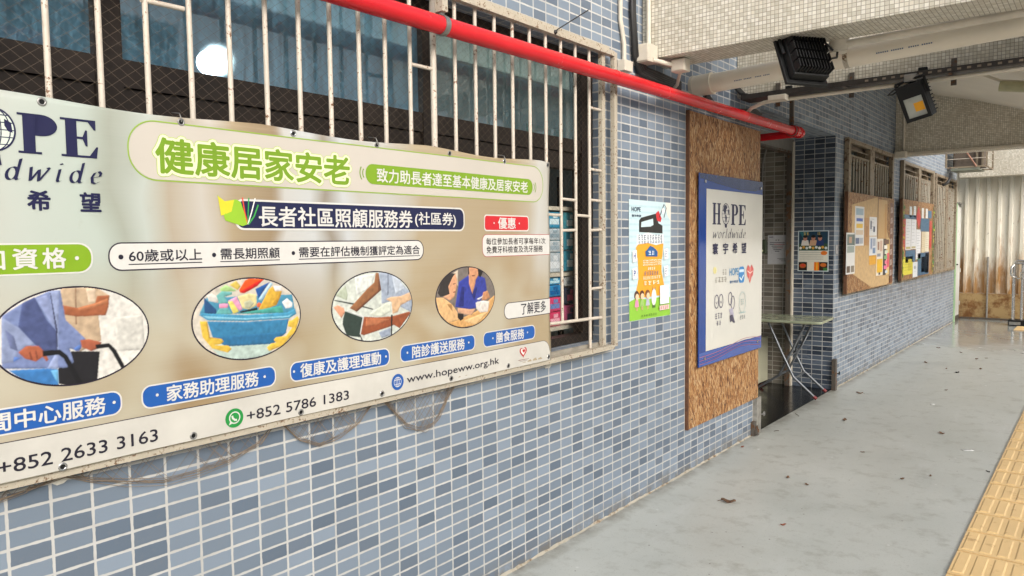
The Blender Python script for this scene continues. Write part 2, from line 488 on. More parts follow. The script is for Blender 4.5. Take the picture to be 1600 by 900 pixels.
eb.face([(0-.161,7.15,0),(-.161,7.15,2.53),(-2.5,7.15,2.53),(-2.5,7.15,0)][::-1])
eb.face([(-.161,5.1,0),(-.161,5.1,2.53),(-2.5,5.1,2.53),(-2.5,5.1,0)])
eb.face([(-2.5,5.1,0),(-2.5,5.1,2.53),(-2.5,7.15,2.53),(-2.5,7.15,0)][::-1])
jb = MB(); jb.face([(-.002,7.149,.001),(-.42,7.149,.001),(-.42,7.149,2.529),(-.002,7.149,2.529)][::-1])
eb.build('entrance_wall', tile_mat('grey_entrance_tile', .1, .0483, .0052, [hexlin(c) for c in ('#7c776e','#6b655d','#8a847a','#746b62')], (.5,.48,.43), rough=.3), building)
jb.build('entrance_jamb', M_tile_dark, building)
sb = MB(); sb.face([(-.161,5.1,2.529),(-.161,7.149,2.529),(-.40,7.149,2.529),(-.40,5.1,2.529)])
sb.build('entrance_soffit', M_tile, building)
cb = MB(); cb.face([(-.44,5.1,2.47),(-.44,7.149,2.47),(-2.5,7.149,2.47),(-2.5,5.1,2.47)])
cb.build('entrance_ceiling', M_plaster, building)
def room(name, y0, y1, z0, z1, depth=3.2):
    b = MB(); x0, x1 = -.165-depth, -.165
    b.face([(x0,y0,z0),(x0,y1,z0),(x0,y1,z1),(x0,y0,z1)])
    b.face([(x0,y0,z0),(x0,y0,z1),(x1,y0,z1),(x1,y0,z0)][::-1])
    b.face([(x0,y1,z0),(x1,y1,z0),(x1,y1,z1),(x0,y1,z1)][::-1])
    b.face([(x0,y0,z1),(x0,y1,z1),(x1,y1,z1),(x1,y0,z1)])
    b.face([(x0,y0,z0),(x1,y0,z0),(x1,y1,z0),(x0,y1,z0)])
    return b.build(name, M_room, building)
room('interior_room', -2.6, 4.9, .02, 2.75)
room('interior_room', 7.3, 14.6, .02, 2.7, 1.5)

Mseal = rusty('grubby_mortar_edge', (.50,.45,.36), amount=.5, scale=14, rust=(.22,.15,.09), soft=.15)
for ya, yb in ((-3.0, 4.95), (7.2, 14.6)):
    b = MB(); n = int((yb-ya)/.035); vs = []
    for i in range(n+1):
        y = ya+(yb-ya)*i/n; a = .006+rnd.random()*.009; h = .004+rnd.random()*.008
        vs += [(.0005,y,h), (a*.6,y,h*.6), (a,y,.0006)]
    b.raw(vs, [(3*i+j, 3*i+3+j, 3*i+4+j, 3*i+1+j) for i in range(n) for j in (0, 1)], True)
    b.build('base_mortar', Mseal, building)
# big window (frame and panes), behind the grille
bw = MB()
X0, X1 = -.13, -.07
bw.box(X0, X1, -2.2, 2.812, 2.44, 2.505)
bw.box(X0, X1, -2.2, 2.812, .985, 1.03)
bw.box(X0, X1, -2.2, 2.25, 1.975, 2.052); bw.box(X0-.02, X1-.012, -2.2, 2.25, 1.86, 1.972)
bw.box(X0, X1, 2.25, 2.70, 1.985, 2.052); bw.box(X0-.02, X1-.012, 2.25, 2.70, 1.90, 1.982)
for a, c in ((.286, .359), (1.54, 1.62), (-.96, -.89), (2.705, 2.812)):
    bw.box(X0+.002, X1+.004, a, c, 1.032, 2.438)
bw.box(X0, X1-.006, 2.215, 2.26, 1.032, 1.90)
wf = bw.build('window', M_brown, building)
for y0, y1, m in ((-.89, .286, M_glass_blue), (.359, 1.54, M_glass_blue), (1.62, 2.705, M_glass)):
    g = MB(); g.face([(-.095,y0,2.05),(-.095,y1,2.05),(-.095,y1,2.44),(-.095,y0,2.44)]); g.build('pane', m, wf)
for y0, y1 in ((-.89, .286), (.359, 1.54), (1.62, 2.22)):
    g = MB(); g.face([(-.10,y0,1.03),(-.10,y1,1.03),(-.10,y1,1.87),(-.10,y0,1.87)]); g.build('pane', M_glass, wf)
sb = MB(); sb.box(-.14, .012, -2.2, 2.81, .955, .984); sb.build('sill', mat('stained_concrete_sill', (.28,.25,.2), .85, var=.3), wf)

# three old windows further along (frame, dark vents, panes), each a part of the building
def old_window(op, bays, full=False):
    y0, y1, z0, z1 = op
    b = MB(); xa, xb = -.12, -.03
    b.box(xa, xb, y0+.001, y0+.10, z0, z1-.001); b.box(xa, xb, y1-.10, y1-.001, z0, z1-.001)
    b.box(xa, xb-.004, y0+.10, y1-.10, z1-.06, z1-.001); b.box(xa, xb-.004, y0+.10, y1-.10, z0+.001, z0+.06)
    for (a, c) in bays[:-1]:
        pass
    for i in range(len(bays)-1):
        b.box(xa, xb+.003, bays[i][1], bays[i+1][0], z0+.06, z1-.06)
    b.box(xa, xb-.01, y0+.10, y1-.10, z1-.175, z1-.13)
    if full: b.box(xa, xb-.01, y0+.10, y1-.10, z0+.16, z0+.20)
    f = b.build('window', M_oldframe, building)
    for a, c in bays:
        g = MB(); g.face([(-.09,a,z0+.06),(-.09,c,z0+.06),(-.09,c,z1-.06),(-.09,a,z1-.06)]); g.build('pane', M_glass, f)
BAYS = [[(7.60, 8.30), (8.58, 9.24)], [(10.22, 11.02), (11.28, 11.98)], [(12.56, 13.30), (13.58, 14.22)]]
for op, by, fu in zip(SMALL, BAYS, (False, False, True)): old_window(op, by, fu)

M_curt = mat('pale_green_curtain_cloth', (.42,.47,.40), .85, var=.18, scale=5)
def curtain(y0, y1, z0, z1, label):
    b = MB(); n = int((y1-y0)/.02); vs = []
    for i in range(n+1):
        y = y0+(y1-y0)*i/n
        x = -.22+.022*math.sin(y*42+rnd.random()*.6)
        vs += [(x,y,z0),(x+.006*math.sin(i*1.7),y,z1)]
    b.raw(vs, [(2*i,2*i+2,2*i+3,2*i+1) for i in range(n)], True)
    o = b.build('curtain', M_curt)
    s = o.modifiers.new('solid', 'SOLIDIFY'); s.thickness = .002
    tag(o, label, 'curtain')
curtain(7.55, 8.02, .99, 2.46, 'narrow pale green curtain at the left of the first small window')
curtain(8.3, 9.38, .99, 2.46, 'wide pale green curtain drawn over the right bay of the first small window')
curtain(10.2, 11.05, .99, 2.45, 'pale curtain behind the left bay of the second small window, above the colourful board')
curtain(11.25, 12.1, .99, 2.45, 'pale curtain behind the right bay of the second small window, next to the third window')
curtain(12.5, 14.3, 1.0, 2.44, 'faded curtain filling the far window that has no board')

# canopy: four tiled beams and a sloping ceiling between them
canopy = thing('canopy', 'covered walkway canopy of beige mosaic beams and a cream sloping ceiling', 'canopy', (1.2, 6, 2.5))
def beam(y0, y1, z0, x1=1.92, z1=3.7):
    b = MB(); b.box(.002, x1, y0, y1, z0, z1)
    return b.build('beam', M_mosaic, canopy, bevel=.006)
beam(3.235, 3.52, 2.552); beam(4.63, 4.92, 2.535); beam(9.75, 10.05, 2.548); beam(14.95, 15.22, 2.575)
trim = MB(); trim.box(.08, 1.92, 9.722, 9.748, 2.54, 2.572); trim.build('drip_trim', M_conduit, canopy)
def ceiling():
    prof = [(.002,3.42), (.45,3.24), (.9,3.11), (1.35,2.95), (1.7,2.80), (1.94,2.72)]
    b = MB()
    n = len(prof)
    vs = [(x,4.93,z) for x, z in prof]+[(x,10.04,z) for x, z in prof]+[(x,4.93,z+.25) for x, z in prof]+[(x,10.04,z+.25) for x, z in prof]
    fs = [(i, n+i, n+i+1, i+1) for i in range(n-1)]
    fs += [(2*n+i, 2*n+i+1, 3*n+i+1, 3*n+i) for i in range(n-1)]
    fs += [(n-1, 2*n-1, 4*n-1, 3*n-1)]
    b.raw(vs, fs, True)
    b.build('ceiling', M_plaster, canopy)
ceiling()
fas = MB(); fas.box(1.945, 2.04, 3.24, 10.04, 2.64, 3.2); fas.build('fascia', M_mosaic, canopy)

# corrugated hoarding that closes the far end
def hoarding():
    t = thing('hoarding', 'pale corrugated metal hoarding closing the far end, rusty at its foot', 'hoarding', (1.5, 15.4, 0))
    m, nt, b_ = newmat('stained_cream_sheet_metal')
    v = objcoord(nt, (3.2, 1, .35)); n = noise(nt, v, 2.2, 6, .68)
    v2 = objcoord(nt)
    sep = node(nt, 'ShaderNodeSeparateXYZ'); nt.links.new(v2, sep.inputs[0])
    col = mixrgb(nt, maprange(nt, n, .35, .65), (.62,.57,.465), (.78,.735,.63))
    up = maprange(nt, sep.outputs[2], 1.6, .5, .0, .36)
    k = maprange(nt, math_(nt, 'ADD', noise(nt, objcoord(nt, (2.5,1,.5)), 3, 6, .7), up), .60, .84)
    col = mixrgb(nt, k, col, (.36,.19,.065))
    dk = maprange(nt, noise(nt, objcoord(nt, (8, 1, 3)), 3.5, 5, .7), .64, .72)
    col = mixrgb(nt, math_(nt, 'MULTIPLY', dk, .7), col, (.09,.06,.04))
    bl = maprange(nt, noise(nt, objcoord(nt, (6, 1, .2)), 1.7, 3), .55, .7)
    col = mixrgb(nt, math_(nt, 'MULTIPLY', bl, .3), col, (.52,.55,.54))
    nt.links.new(col, b_.inputs['Base Color']); b_.inputs['Roughness'].default_value = .5
    b = MB(); vs = []
    prof = []
    x = -1.6
    while x < 3.4:
        prof += [(x, 0), (x+.10, 0), (x+.113, .045), (x+.158, .045)]
        x += .171
    vs = [(x, 15.40-y, .48) for x, y in prof]+[(x, 15.40-y, 3.4) for x, y in prof]
    n = len(prof)
    b.raw(vs, [(i, i+1, n+i+1, n+i) for i in range(n-1)])
    o = b.build('corrugated_sheet', m, t)
    o.modifiers.new('solid', 'SOLIDIFY').thickness = .003
    Mr = rusty('rust_stained_base_board', (.42,.28,.12), amount=.47, scale=7, rust=(.17,.075,.022), soft=.2)
    bb = MB(); bb.box(-1.6, 3.4, 15.36, 15.41, .03, .478); bb.build('base_board', Mr, t)
    k = MB(); k.box(-1.6, 3.4, 15.30, 15.345, 0, .035); k.build('floor_rail', M_darkmetal, t)
    p = MB(); p.tube([(.44,15.33,.03),(.44,15.33,1.15)], .016); p.build('stay_pipe', M_galv, t)
hoarding()

# far side of the street, seen only as reflections and bounce
M_far = mat('grey_green_render', (.16,.19,.19), .8, var=.25, scale=.5)
b = MB(); b.box(16, 22, -16, 9, -.14, 7.0)
o = b.build('opposite_building', M_far); tag(o, 'plain grey green building across the road', 'building')

# ------------------------------------------------------------------ large window grille, net, things inside the room
gr = thing('window_grille', 'cream painted rusty steel bar grille over the big window behind the banner', 'window grille', (.03, 1, .96))
YB = [2.376-.1247*i for i in range(0, 33)]
for y in YB:
    low = 1.125 if y > 2.2 else .97
    b = MB(); b.tube([(.03,y,low),(.03+rnd.uniform(-.002,.002),y+rnd.uniform(-.003,.003),1.8),(.03,y,2.51)], .0082 if abs(y-1.503) > .05 else .0125, 8); b.build('bar', M_bar, gr)
b = MB(); b.tube([(.03,2.501,1.125),(.03,2.501,2.51)], .0082, 8); b.build('bar', M_bar, gr)
b = MB(); b.tube([(.03,2.628,.968),(.03,2.628,2.51)], .0085, 8); b.build('bar', M_bar, gr)
b = MB(); b.box(.018,.042,2.735,2.765,.968,2.50); b.build('post', M_bar_heavy, gr)
b = MB(); b.box(.035,.062,2.826,2.856,.955,2.515); b.build('post', M_bar_heavy, gr, bevel=.002)
b = MB(); b.box(.034,.064,-1.7,2.825,2.492,2.518); b.box(.012,.033,-1.7,2.825,2.520,2.545); b.build('top_rail', M_bar_heavy, gr)
b = MB(); b.box(.020,.060,-1.7,2.825,.942,.966); b.build('bottom_rail', M_bar_heavy, gr)
b = MB(); b.tube([(.03,2.24,1.128),(.03,2.735,1.119)], .0085, 8); b.build('rung', M_bar, gr)
for ya, yb, z in ((2.376,2.501,1.731),(2.252,2.376,1.653),(2.501,2.628,1.654),(2.628,2.735,1.736),(2.376,2.501,1.577),(2.628,2.735,1.579),(2.628,2.735,1.276),(.371,.4927,2.198),(1.378,1.503,2.202),(2.628,2.735,2.205),(2.628,2.735,1.893),(.871,.99,1.62)):
    b = MB(); b.tube([(.03,ya,z),(.03,yb,z+rnd.uniform(-.004,.004))], .0075, 8); b.build('rung', M_bar, gr)

def net():
    b = MB(); y0, y1, z0, z1, s = -.75, 2.735, .99, 2.50, .033
    h = z1-z0; r = .00026
    def wire(p, q):
        y_, z_ = .00055, 0
        p, q = Vector(p), Vector(q)
        d = (q-p).normalized(); n = Vector((0,-d.z,d.y))*r*1.3
        b.face([p-n, q-n, q+n, p+n])
    k = -int(h/s)-1
    while y0+k*s*1.3 < y1:
        ya = y0+k*s*1.3
        for sg in (1, -1):
            pts = []
            # diagonal of slope ~38 degrees, clipped to the opening
            L = h*1.3
            a = (ya, z0 if sg > 0 else z1); c = (ya+L, z1 if sg > 0 else z0)
            t0 = max(0, (y0-a[0])/L); t1 = min(1, (y1-a[0])/L)
            if t1 <= t0: continue
            f = lambda t: (.004 if sg > 0 else .0055, a[0]+L*t, a[1]+(c[1]-a[1])*t)
            wire(f(t0), f(t1))
        k += 1
    o = b.build('bird_net', M_net)
    tag(o, 'fine brown bird netting stretched over the big window behind the bars', 'netting')
net()
def loose_net():
    b = MB()
    segs = [[(.039,.915),(.134,.930),(.195,.900),(.287,.868),(.387,.843),(.491,.844),(.591,.856),(.70,.89),(.77,.955)],
            [(.77,.955),(.85,.87),(.931,.836),(1.02,.848),(1.101,.878),(1.188,.953)],
            [(1.188,.953),(1.235,.93),(1.287,.871),(1.34,.82),(1.394,.795),(1.44,.786),(1.479,.793),(1.52,.82),(1.555,.865),(1.575,.91),(1.582,.96)],
            [(-.35,.94),(-.2,.905),(-.08,.90),(.039,.915)]]
    rr = random.Random(3)
    for sg in segs:
        for k in range(7):
            pts = []
            off = rr.uniform(-.012,.012); ph = rr.uniform(0,6)
            for i, (y, z) in enumerate(sg):
                e = math.sin(math.pi*i/(len(sg)-1))
                pts.append((.012+.006*math.sin(ph+i), y+rr.uniform(-.006,.006), z+off*e+rr.uniform(-.004,.004)))
            b.tube(pts, .0008, 4, cap=False)
        # thin veil of netting between the hanging edge and the banner
        for k in range(len(sg)*7):
            t = rr.random()*(len(sg)-1); i = min(int(t), len(sg)-2); f = t-i
            y = sg[i][0]+(sg[i+1][0]-sg[i][0])*f; z = sg[i][1]+(sg[i+1][1]-sg[i][1])*f
            z2 = .985
            if z2-z < .015: continue
            dy = rr.choice((-1,1))*(z2-z)*.9
            b.tube([(.010,y,z),(.012,y+dy*.5+rr.uniform(-.004,.004),(z+z2)/2),(.014,y+dy,z2)], .0006, 3, cap=False)
    o = b.build('loose_net', mat('faded_brown_net', (.25,.19,.135), .85, var=.25, scale=40))
    tag(o, 'bunched brown netting sagging below the lower edge of the banner', 'netting')
loose_net()
# mortar dabs under the banner where the grille lugs enter the wall
Md = mat('cement_mortar', (.60,.57,.50), .9, var=.15, scale=30, bmp=.5)
for i, (y, z) in enumerate(((.118,.928),(.475,.952),(1.42,.945),(1.66,.955),(2.29,.925))):
    b = MB(); n = 11
    pts = [(.0005, y+(.030+rnd.uniform(-.008,.008))*math.cos(2*math.pi*k/n), z+(.017+rnd.uniform(-.005,.005))*math.sin(2*math.pi*k/n)) for k in range(n)]
    b.prism(pts, (.006,0,0)); b.build('mortar_patch', Md, gr)

o = MB().box(-.17,-.14,.80,2.70,2.325,2.46).build('reflection_strip', mat('cream_reflection', (.50,.46,.37), .8, var=.15, scale=60)); tag(o, 'cream strip added as a valance across the top of the right hand window panes', 'reflection')  # added strip stands in for the beige reflection across the glass
# room things glimpsed through the glass
lt = thing('ceiling_lamp', 'glowing globe added behind the blue streaked window above the banner for its reflected glow', 'lamp', (-.8, 1.04, 2.75))  # added globe; its glow stands in for a bright reflection in the pane
b = MB(); b.tube([(-.8,1.04,2.75),(-.8,1.04,2.33)], .004); b.build('cord', M_black, lt)
Ml, nt, bs = newmat('added_glow_globe'); bs.inputs['Emission Color'].default_value = (1,.97,.9,1); bs.inputs['Emission Strength'].default_value = 22
b = MB(); b.sphere((-.8,1.04,2.275), .052); b.build('globe', Ml, lt)
sh = thing('shelf_rack', 'dark shelf rack loaded with paper packs behind the open window pane', 'shelf', (-.3, 2.72, .02))
for z in (1.045, 1.335, 1.690):
    b = MB(); b.box(-.42,-.185,2.45,3.0,z,z+.02); b.build('shelf', mat('cream_shelf_board', (.5,.46,.36), .6), sh)
for x, y in ((-.20,2.985),(-.405,2.985),(-.405,2.47)):
    b = MB(); b.box(x-.012,x+.012,y-.012,y+.012,.02,1.9); b.build('upright', M_black, sh)
packs = [('#3f93b4','#cfe3e6'),('#b9c4c8','#8fa3ac'),('#c3cacb','#9fb0b8'),('#b4bec2','#d5dadb'),('#3b8fb8','#b7dbe4'),('#3384b5','#1d5c92'),('#d0466e','#6d86b8'),('#c83f62','#e5a5b2')]
wr = ['blue tissue pack topmost in the left stack behind the bars','clear wrapped tissue pack under the topmost blue pack in the left stack','clear wrapped tissue pack in the middle of the left stack behind the bars','clear wrapped tissue pack lowest of the three clear ones in the left stack','light blue tissue pack below the clear packs in the left stack','deep blue tissue pack just above the pink packs in the left stack','pink and blue tissue pack second from the bottom of the left stack','pink tissue pack at the bottom of the left stack behind the bars']
def pack(y0, y1, z0, z1, c1, c2, label, x=-.20):
    t = thing('tissue_pack', label, 'tissue pack', (x-.1,(y0+y1)/2,z0), 'tissue packs stacked behind the window bars')
    b = MB(); b.box(x-.2,x,y0,y1,z0+.001,z1-.002); b.build('wrapper', ink(c1,.3), t, bevel=.008)
    b = MB(); h = z1-z0
    b.cur = 0; b.box(x+.0005,x+.0015,y0+.02,y1-.02,z0+h*.22,z0+h*.55)
    b.box(x+.0005,x+.002,y0+.05,y0+.09,z0+h*.6,z0+h*.85)
    b.build('print', ink(c2,.3), t)
zz = [(1.595,1.685),(1.53,1.595),(1.465,1.53),(1.356,1.465),(1.29,1.334),(1.225,1.29),(1.145,1.225),(1.066,1.145)]
for (a, c), (z0, z1), l in zip(packs, zz, wr): pack(2.575, 2.70, z0, z1, a, c, l)
packs2 = [('#4b9aa6','#cfe0dc'),('#4596a8','#d8e4e0'),('#3f92a8','#cbdcd8'),('#c9ccc8','#8f9a9c'),('#3a3f4e','#b7566c'),('#b85478','#4a4a63')]
wr2 = ['teal tissue pack topmost in the right stack behind the bars','teal tissue pack second from the top of the right stack','teal tissue pack standing on the middle shelf in the right stack','white tissue pack just below the middle shelf in the right stack','dark patterned tissue pack in the right stack near the bottom','pink and grey tissue pack at the bottom of the right stack']
zz2 = [(1.585,1.685),(1.475,1.583),(1.358,1.473),(1.275,1.334),(1.175,1.273),(1.066,1.173)]
for (a, c), (z0, z1), l in zip(packs2, zz2, wr2): pack(2.735, 2.865, z0, z1, a, c, l)
o = MB().box(-.30,-.27,-.25,.26,2.03,2.135).build('red_banner', ink('#8e2a2e')); rb_ = tag(o, 'small red banner with gothic lettering lying behind the first window pane', 'banner')
o = MB().box(-.62,-.61,2.95,3.33,2.16,2.23).build('green_sign', ink('#1f8a5a')); tag(o, 'small green sign inside the room low behind the right pane', 'sign')

# ------------------------------------------------------------------ red fire pipe
fp = thing('fire_pipe', 'red fire main pipe running along the wall above the banner to the entrance', 'pipe', (.12, 3, 2.37))
b = MB(); b.tube([(.12,-3,2.31),(.12,1.46,2.346),(.12,3.2,2.366),(.12,5.45,2.385)], .035, 20); b.build('main_pipe', M_red, fp)
b = MB(); b.tube([(.12,5.45,2.385),(.12,5.68,2.387)], .041, 20); b.tube([(.12,5.50,2.3855),(.12,5.515,2.3855)], .047, 20); b.tube([(.12,5.62,2.3865),(.12,5.635,2.3865)], .047, 20); b.build('tee_fitting', M_red, fp, bevel=.003)
b = MB(); b.tube([(.10,5.57,2.37),(-.9,5.57,2.355)], .030, 18); b.build('branch_pipe', M_red, fp)
b = MB(); b.tube([(.12,2.72,2.361),(.12,2.735,2.361)], .0362, 20); b.tube([(.12,.3,2.337),(.12,.315,2.337)], .0365, 20); b.build('coupling', M_red, fp)
b = MB(); b.tube([(.12,1.45,2.346),(.12,1.475,2.346)], .0385, 20); b.box(.115,.125,1.452,1.472,2.384,2.40); b.build('clamp', M_galv, fp)
b = MB(); b.box(.10,.14,1.445,1.475,2.395,2.60); b.box(.004,.14,1.445,1.475,2.60,2.63); b.build('hanger', M_bar_heavy, fp)
b = MB(); b.box(.105,.135,5.453,5.48,2.42,3.36); b.build('hanger', M_darkmetal, fp)
b = MB(); b.tube([(.12,5.462,2.385),(.12,5.472,2.385)], .046, 20); b.build('clamp', M_darkmetal, fp)

# ------------------------------------------------------------------ pipes, conduits, boxes, cables under the canopy
pv = thing('drain_pipe', 'thick cream plastic drain pipe crossing between the first two beams', 'pipe', (1, 3.9, 2.55))
b = MB(); b.tube([(.02,3.9,2.505),(1.92,3.9,2.581)], .0585, 28); b.build('pipe', M_white_pvc, pv)
b = MB(); b.tube([(.02,3.9,2.505),(.13,3.9,2.509)], .066, 28); b.tube([(.128,3.9,2.509),(.14,3.9,2.51)], .069, 28); b.build('socket', M_white_pvc, pv)
b = MB(); b.tube([(.02,3.9,2.505),(-.005,3.9,2.504)], .069, 28); b.build('wall_collar', M_conduit, pv)
b = MB(); b.tube([(.925,3.9,2.541),(.95,3.9,2.542)], .0605, 28); b.tube([(.937,3.9,2.60),(.937,3.9,2.72)], .006, 8); b.tube([(.937,3.86,2.61),(.937,3.82,2.60)], .008, 8); b.tube([(.937,3.9,2.72),(.937,3.9,3.14)], .005, 8); b.build('strap', M_bar_heavy, pv)
M_print = ink('#5a6a86')
b = MB()
for k in range(26):     # tiny printed marking along the pipe
    x = 1.10+k*.0105
    if k in (6, 13, 14, 20): continue
    z = 2.505+(x-.02)*.0399
    a = R(222)
    b.box(x, x+.007, 3.9-.0589*math.cos(R(20))-.0006, 3.9-.0589*math.cos(R(20)), z-.0589*math.sin(R(20))-.004, z-.0589*math.sin(R(20))+.003)
for k in range(22):
    x = .30+k*.010
    if k in (5, 11, 12, 17): continue
    z = 2.505+(x-.02)*.0399
    b.box(x, x+.0065, 3.9-.0589*math.cos(R(24))-.0006, 3.9-.0589*math.cos(R(24)), z-.0589*math.sin(R(24))-.003, z-.0589*math.sin(R(24))+.003)
b.build('marking', M_print, pv)

t = thing('conduit', 'thin cream conduit running under the first beam to the black floodlight', 'conduit', (1.3, 3.4, 2.53))
b = MB(); b.tube([(1.02,3.545,2.532),(1.92,3.545,2.545)], .020, 12); b.build('tube', M_conduit, t)
t = thing('junction_box', 'round cream junction box beside the black floodlight under the first beam', 'junction box', (.98, 3.545, 2.53))
b = MB(); b.tube([(.985,3.545,2.552),(.985,3.545,2.50)], .048, 18); b.build('box', M_conduit, t, bevel=.004)
b = MB(); b.tube([(.985,3.545,2.4995),(.985,3.545,2.492)], .042, 18); b.build('lid', M_conduit, t)
b = MB(); b.tube([(.985,3.53,2.50),(.99,3.50,2.46),(.97,3.46,2.45),(.94,3.40,2.46)], .006, 8); b.build('cable_gland', M_blackcable, t)

def box_thing(label, x0, x1, y0, y1, z0, z1, mat_=None, name='junction_box', cat='junction box', screws=True):
    t = thing(name, label, cat, ((x0+x1)/2, (y0+y1)/2, z0))
    b = MB(); b.box(x0,x1,y0,y1,z0,z1); b.build('body', mat_ or M_conduit, t, bevel=.004)
    b = MB(); b.box(x0+.006,x1-.006,y0-.006,y0-.0005,z0+.006,z1-.006); b.build('lid', mat_ or M_conduit, t, bevel=.002)
    return t
box_thing('square cream junction box at the wall end of the first beam', -.02+.024, .105, 3.12, 3.228, 2.515, 2.615)
box_thing('small cream junction box hanging below the first beam corner by the wall', .15, .235, 3.30, 3.37, 2.475, 2.545)
t = thing('conduit', 'short cream conduit joining the two boxes at the first beam corner', 'conduit', (.12, 3.25, 2.52))
b = MB(); b.tube([(.10,3.17,2.53),(.155,3.31,2.515)], .013, 10); b.tube([(.18,3.36,2.49),(.10,3.48,2.44),(.01,3.55,2.40)], .010, 10); b.build('tube', M_conduit, t)
t = thing('conduit', 'vertical cream conduit on the first beam face above the square junction box', 'conduit', (.06, 3.22, 3.0))
b = MB(); b.tube([(.052,3.218,2.61),(.052,3.218,3.40)], .0135, 12); b.build('tube', M_conduit, t)
t = thing('conduit', 'vertical cream conduit on the blue tiles just left of the first beam', 'conduit', (.02, 2.99, 3.0))
b = MB(); b.tube([(.017,2.965,3.42),(.017,2.965,2.72),(.019,3.0,2.60),(.02,3.0,2.50)], .012, 12); b.build('tube', M_conduit, t)
b = MB(); b.box(.002,.05,2.955,3.045,2.445,2.505); b.build('end_box', M_conduit, t, bevel=.004)
t = thing('cable_bundle', 'black cables dropping down the wall beside the first beam', 'cable', (.02, 3.1, 2.6))
for k in range(5):
    b = MB(); o_ = rnd.uniform(-.012,.012)
    b.tube([(.02+k*.003,3.10+o_,3.42),(.022,3.095+o_*1.5,2.8),(.02+k*.004,3.11+o_,2.55),(.03,3.16+.02*k,2.46+.01*k),(.04,3.35,2.445+.012*k),(.05,3.62,2.44+.01*k)], .012, 8); b.build('cable', M_blackcable, t)
# dark cable tray below the second beam, with its cables
t = thing('cable_tray', 'dark perforated cable tray running along the face of the second beam', 'cable tray', (1.2, 4.53, 2.5))
b = MB(); b.box(.10,1.92,4.46,4.615,2.488,2.492); b.box(.10,1.92,4.455,4.459,2.488,2.522); b.box(.10,1.92,4.616,4.620,2.488,2.522); b.build('tray', mat('black_steel_tray', (.03,.025,.022), .5, var=.4, scale=30), t)
for k in range(5):
    b = MB(); y = 4.48+.026*k
    b.tube([(.02,y+.05,2.60),(.08,y+.02,2.54)]+[(.16+.215*i,y+rnd.uniform(-.006,.006),2.507+rnd.uniform(0,.008)) for i in range(9)], .0105, 8); b.build('cable', M_blackcable, t)
b = MB()
for i in range(20): b.box(.9+i*.05,.92+i*.05,4.4525,4.4545,2.498,2.510)
b.build('perforation', mat('dusty_tray_slot', (.25,.2,.15), .9), t)
for x in (.30, .78, 1.36, 1.85):
    b = MB(); b.box(x-.015,x+.015,4.617,4.629,2.44,2.60); b.box(x-.012,x+.012,4.45,4.617,2.478,2.486); b.build('bracket', M_darkmetal, t)
t = thing('conduit', 'long cream conduit under the dark cable tray on the second beam', 'conduit', (1.2, 4.5, 2.46))
b = MB(); b.tube([(.33,4.50,2.461),(1.2,4.50,2.463),(1.92,4.50,2.468)], .013, 12); b.build('tube', M_conduit, t)
t = thing('conduit', 'bent cream conduit between the two boxes at the wall end of the cable tray', 'conduit', (.2, 4.5, 2.44))
b = MB(); b.tube([(.10,4.55,2.40),(.16,4.50,2.43),(.26,4.47,2.452),(.35,4.47,2.458)], .013, 12); b.build('tube', M_conduit, t)
box_thing('flat cream junction box beneath the wall end of the cable tray', .30, .42, 4.42, 4.49, 2.445, 2.485)
box_thing('small cream junction box on the wall below the second beam', .01, .13, 4.50, 4.56, 2.375, 2.415)
box_thing('grey junction box above the second floodlight on the cable tray', 1.13, 1.20, 4.40, 4.455, 2.455, 2.50, M_galv)
box_thing('tiny black box fixed to the face of the second beam above the tray', 1.17, 1.22, 4.595, 4.625, 2.525, 2.57, M_black)
box_thing('tiny black box on the second beam face nearer the wall', .355, .40, 4.60, 4.625, 2.525, 2.57, M_black)
t = thing('cable_bundle', 'slack black cables sagging from the drain pipe end to the cable tray', 'cable', (.03, 4.3, 2.47))
for k in range(5):
    b = MB(); b.tube([(.05,3.98,2.455+.006*k),(.035+.004*k,4.2,2.415-.006*k),(.03,4.5,2.395+.008*k),(.04,4.9,2.43+.012*k),(.02,5.05,2.47)], .013, 8); b.build('cable', M_blackcable, t)
# conduit and box on the third beam
t = thing('conduit', 'vertical cream conduit on the third beam down to its corner box', 'conduit', (.08, 9.73, 2.6))
b = MB(); b.tube([(.10,9.735,2.60),(.10,9.735,3.38)], .014, 10); b.build('tube', M_conduit, t)
box_thing('cream junction box at the wall end of the third beam', .02, .15, 9.62, 9.715, 2.505, 2.585)

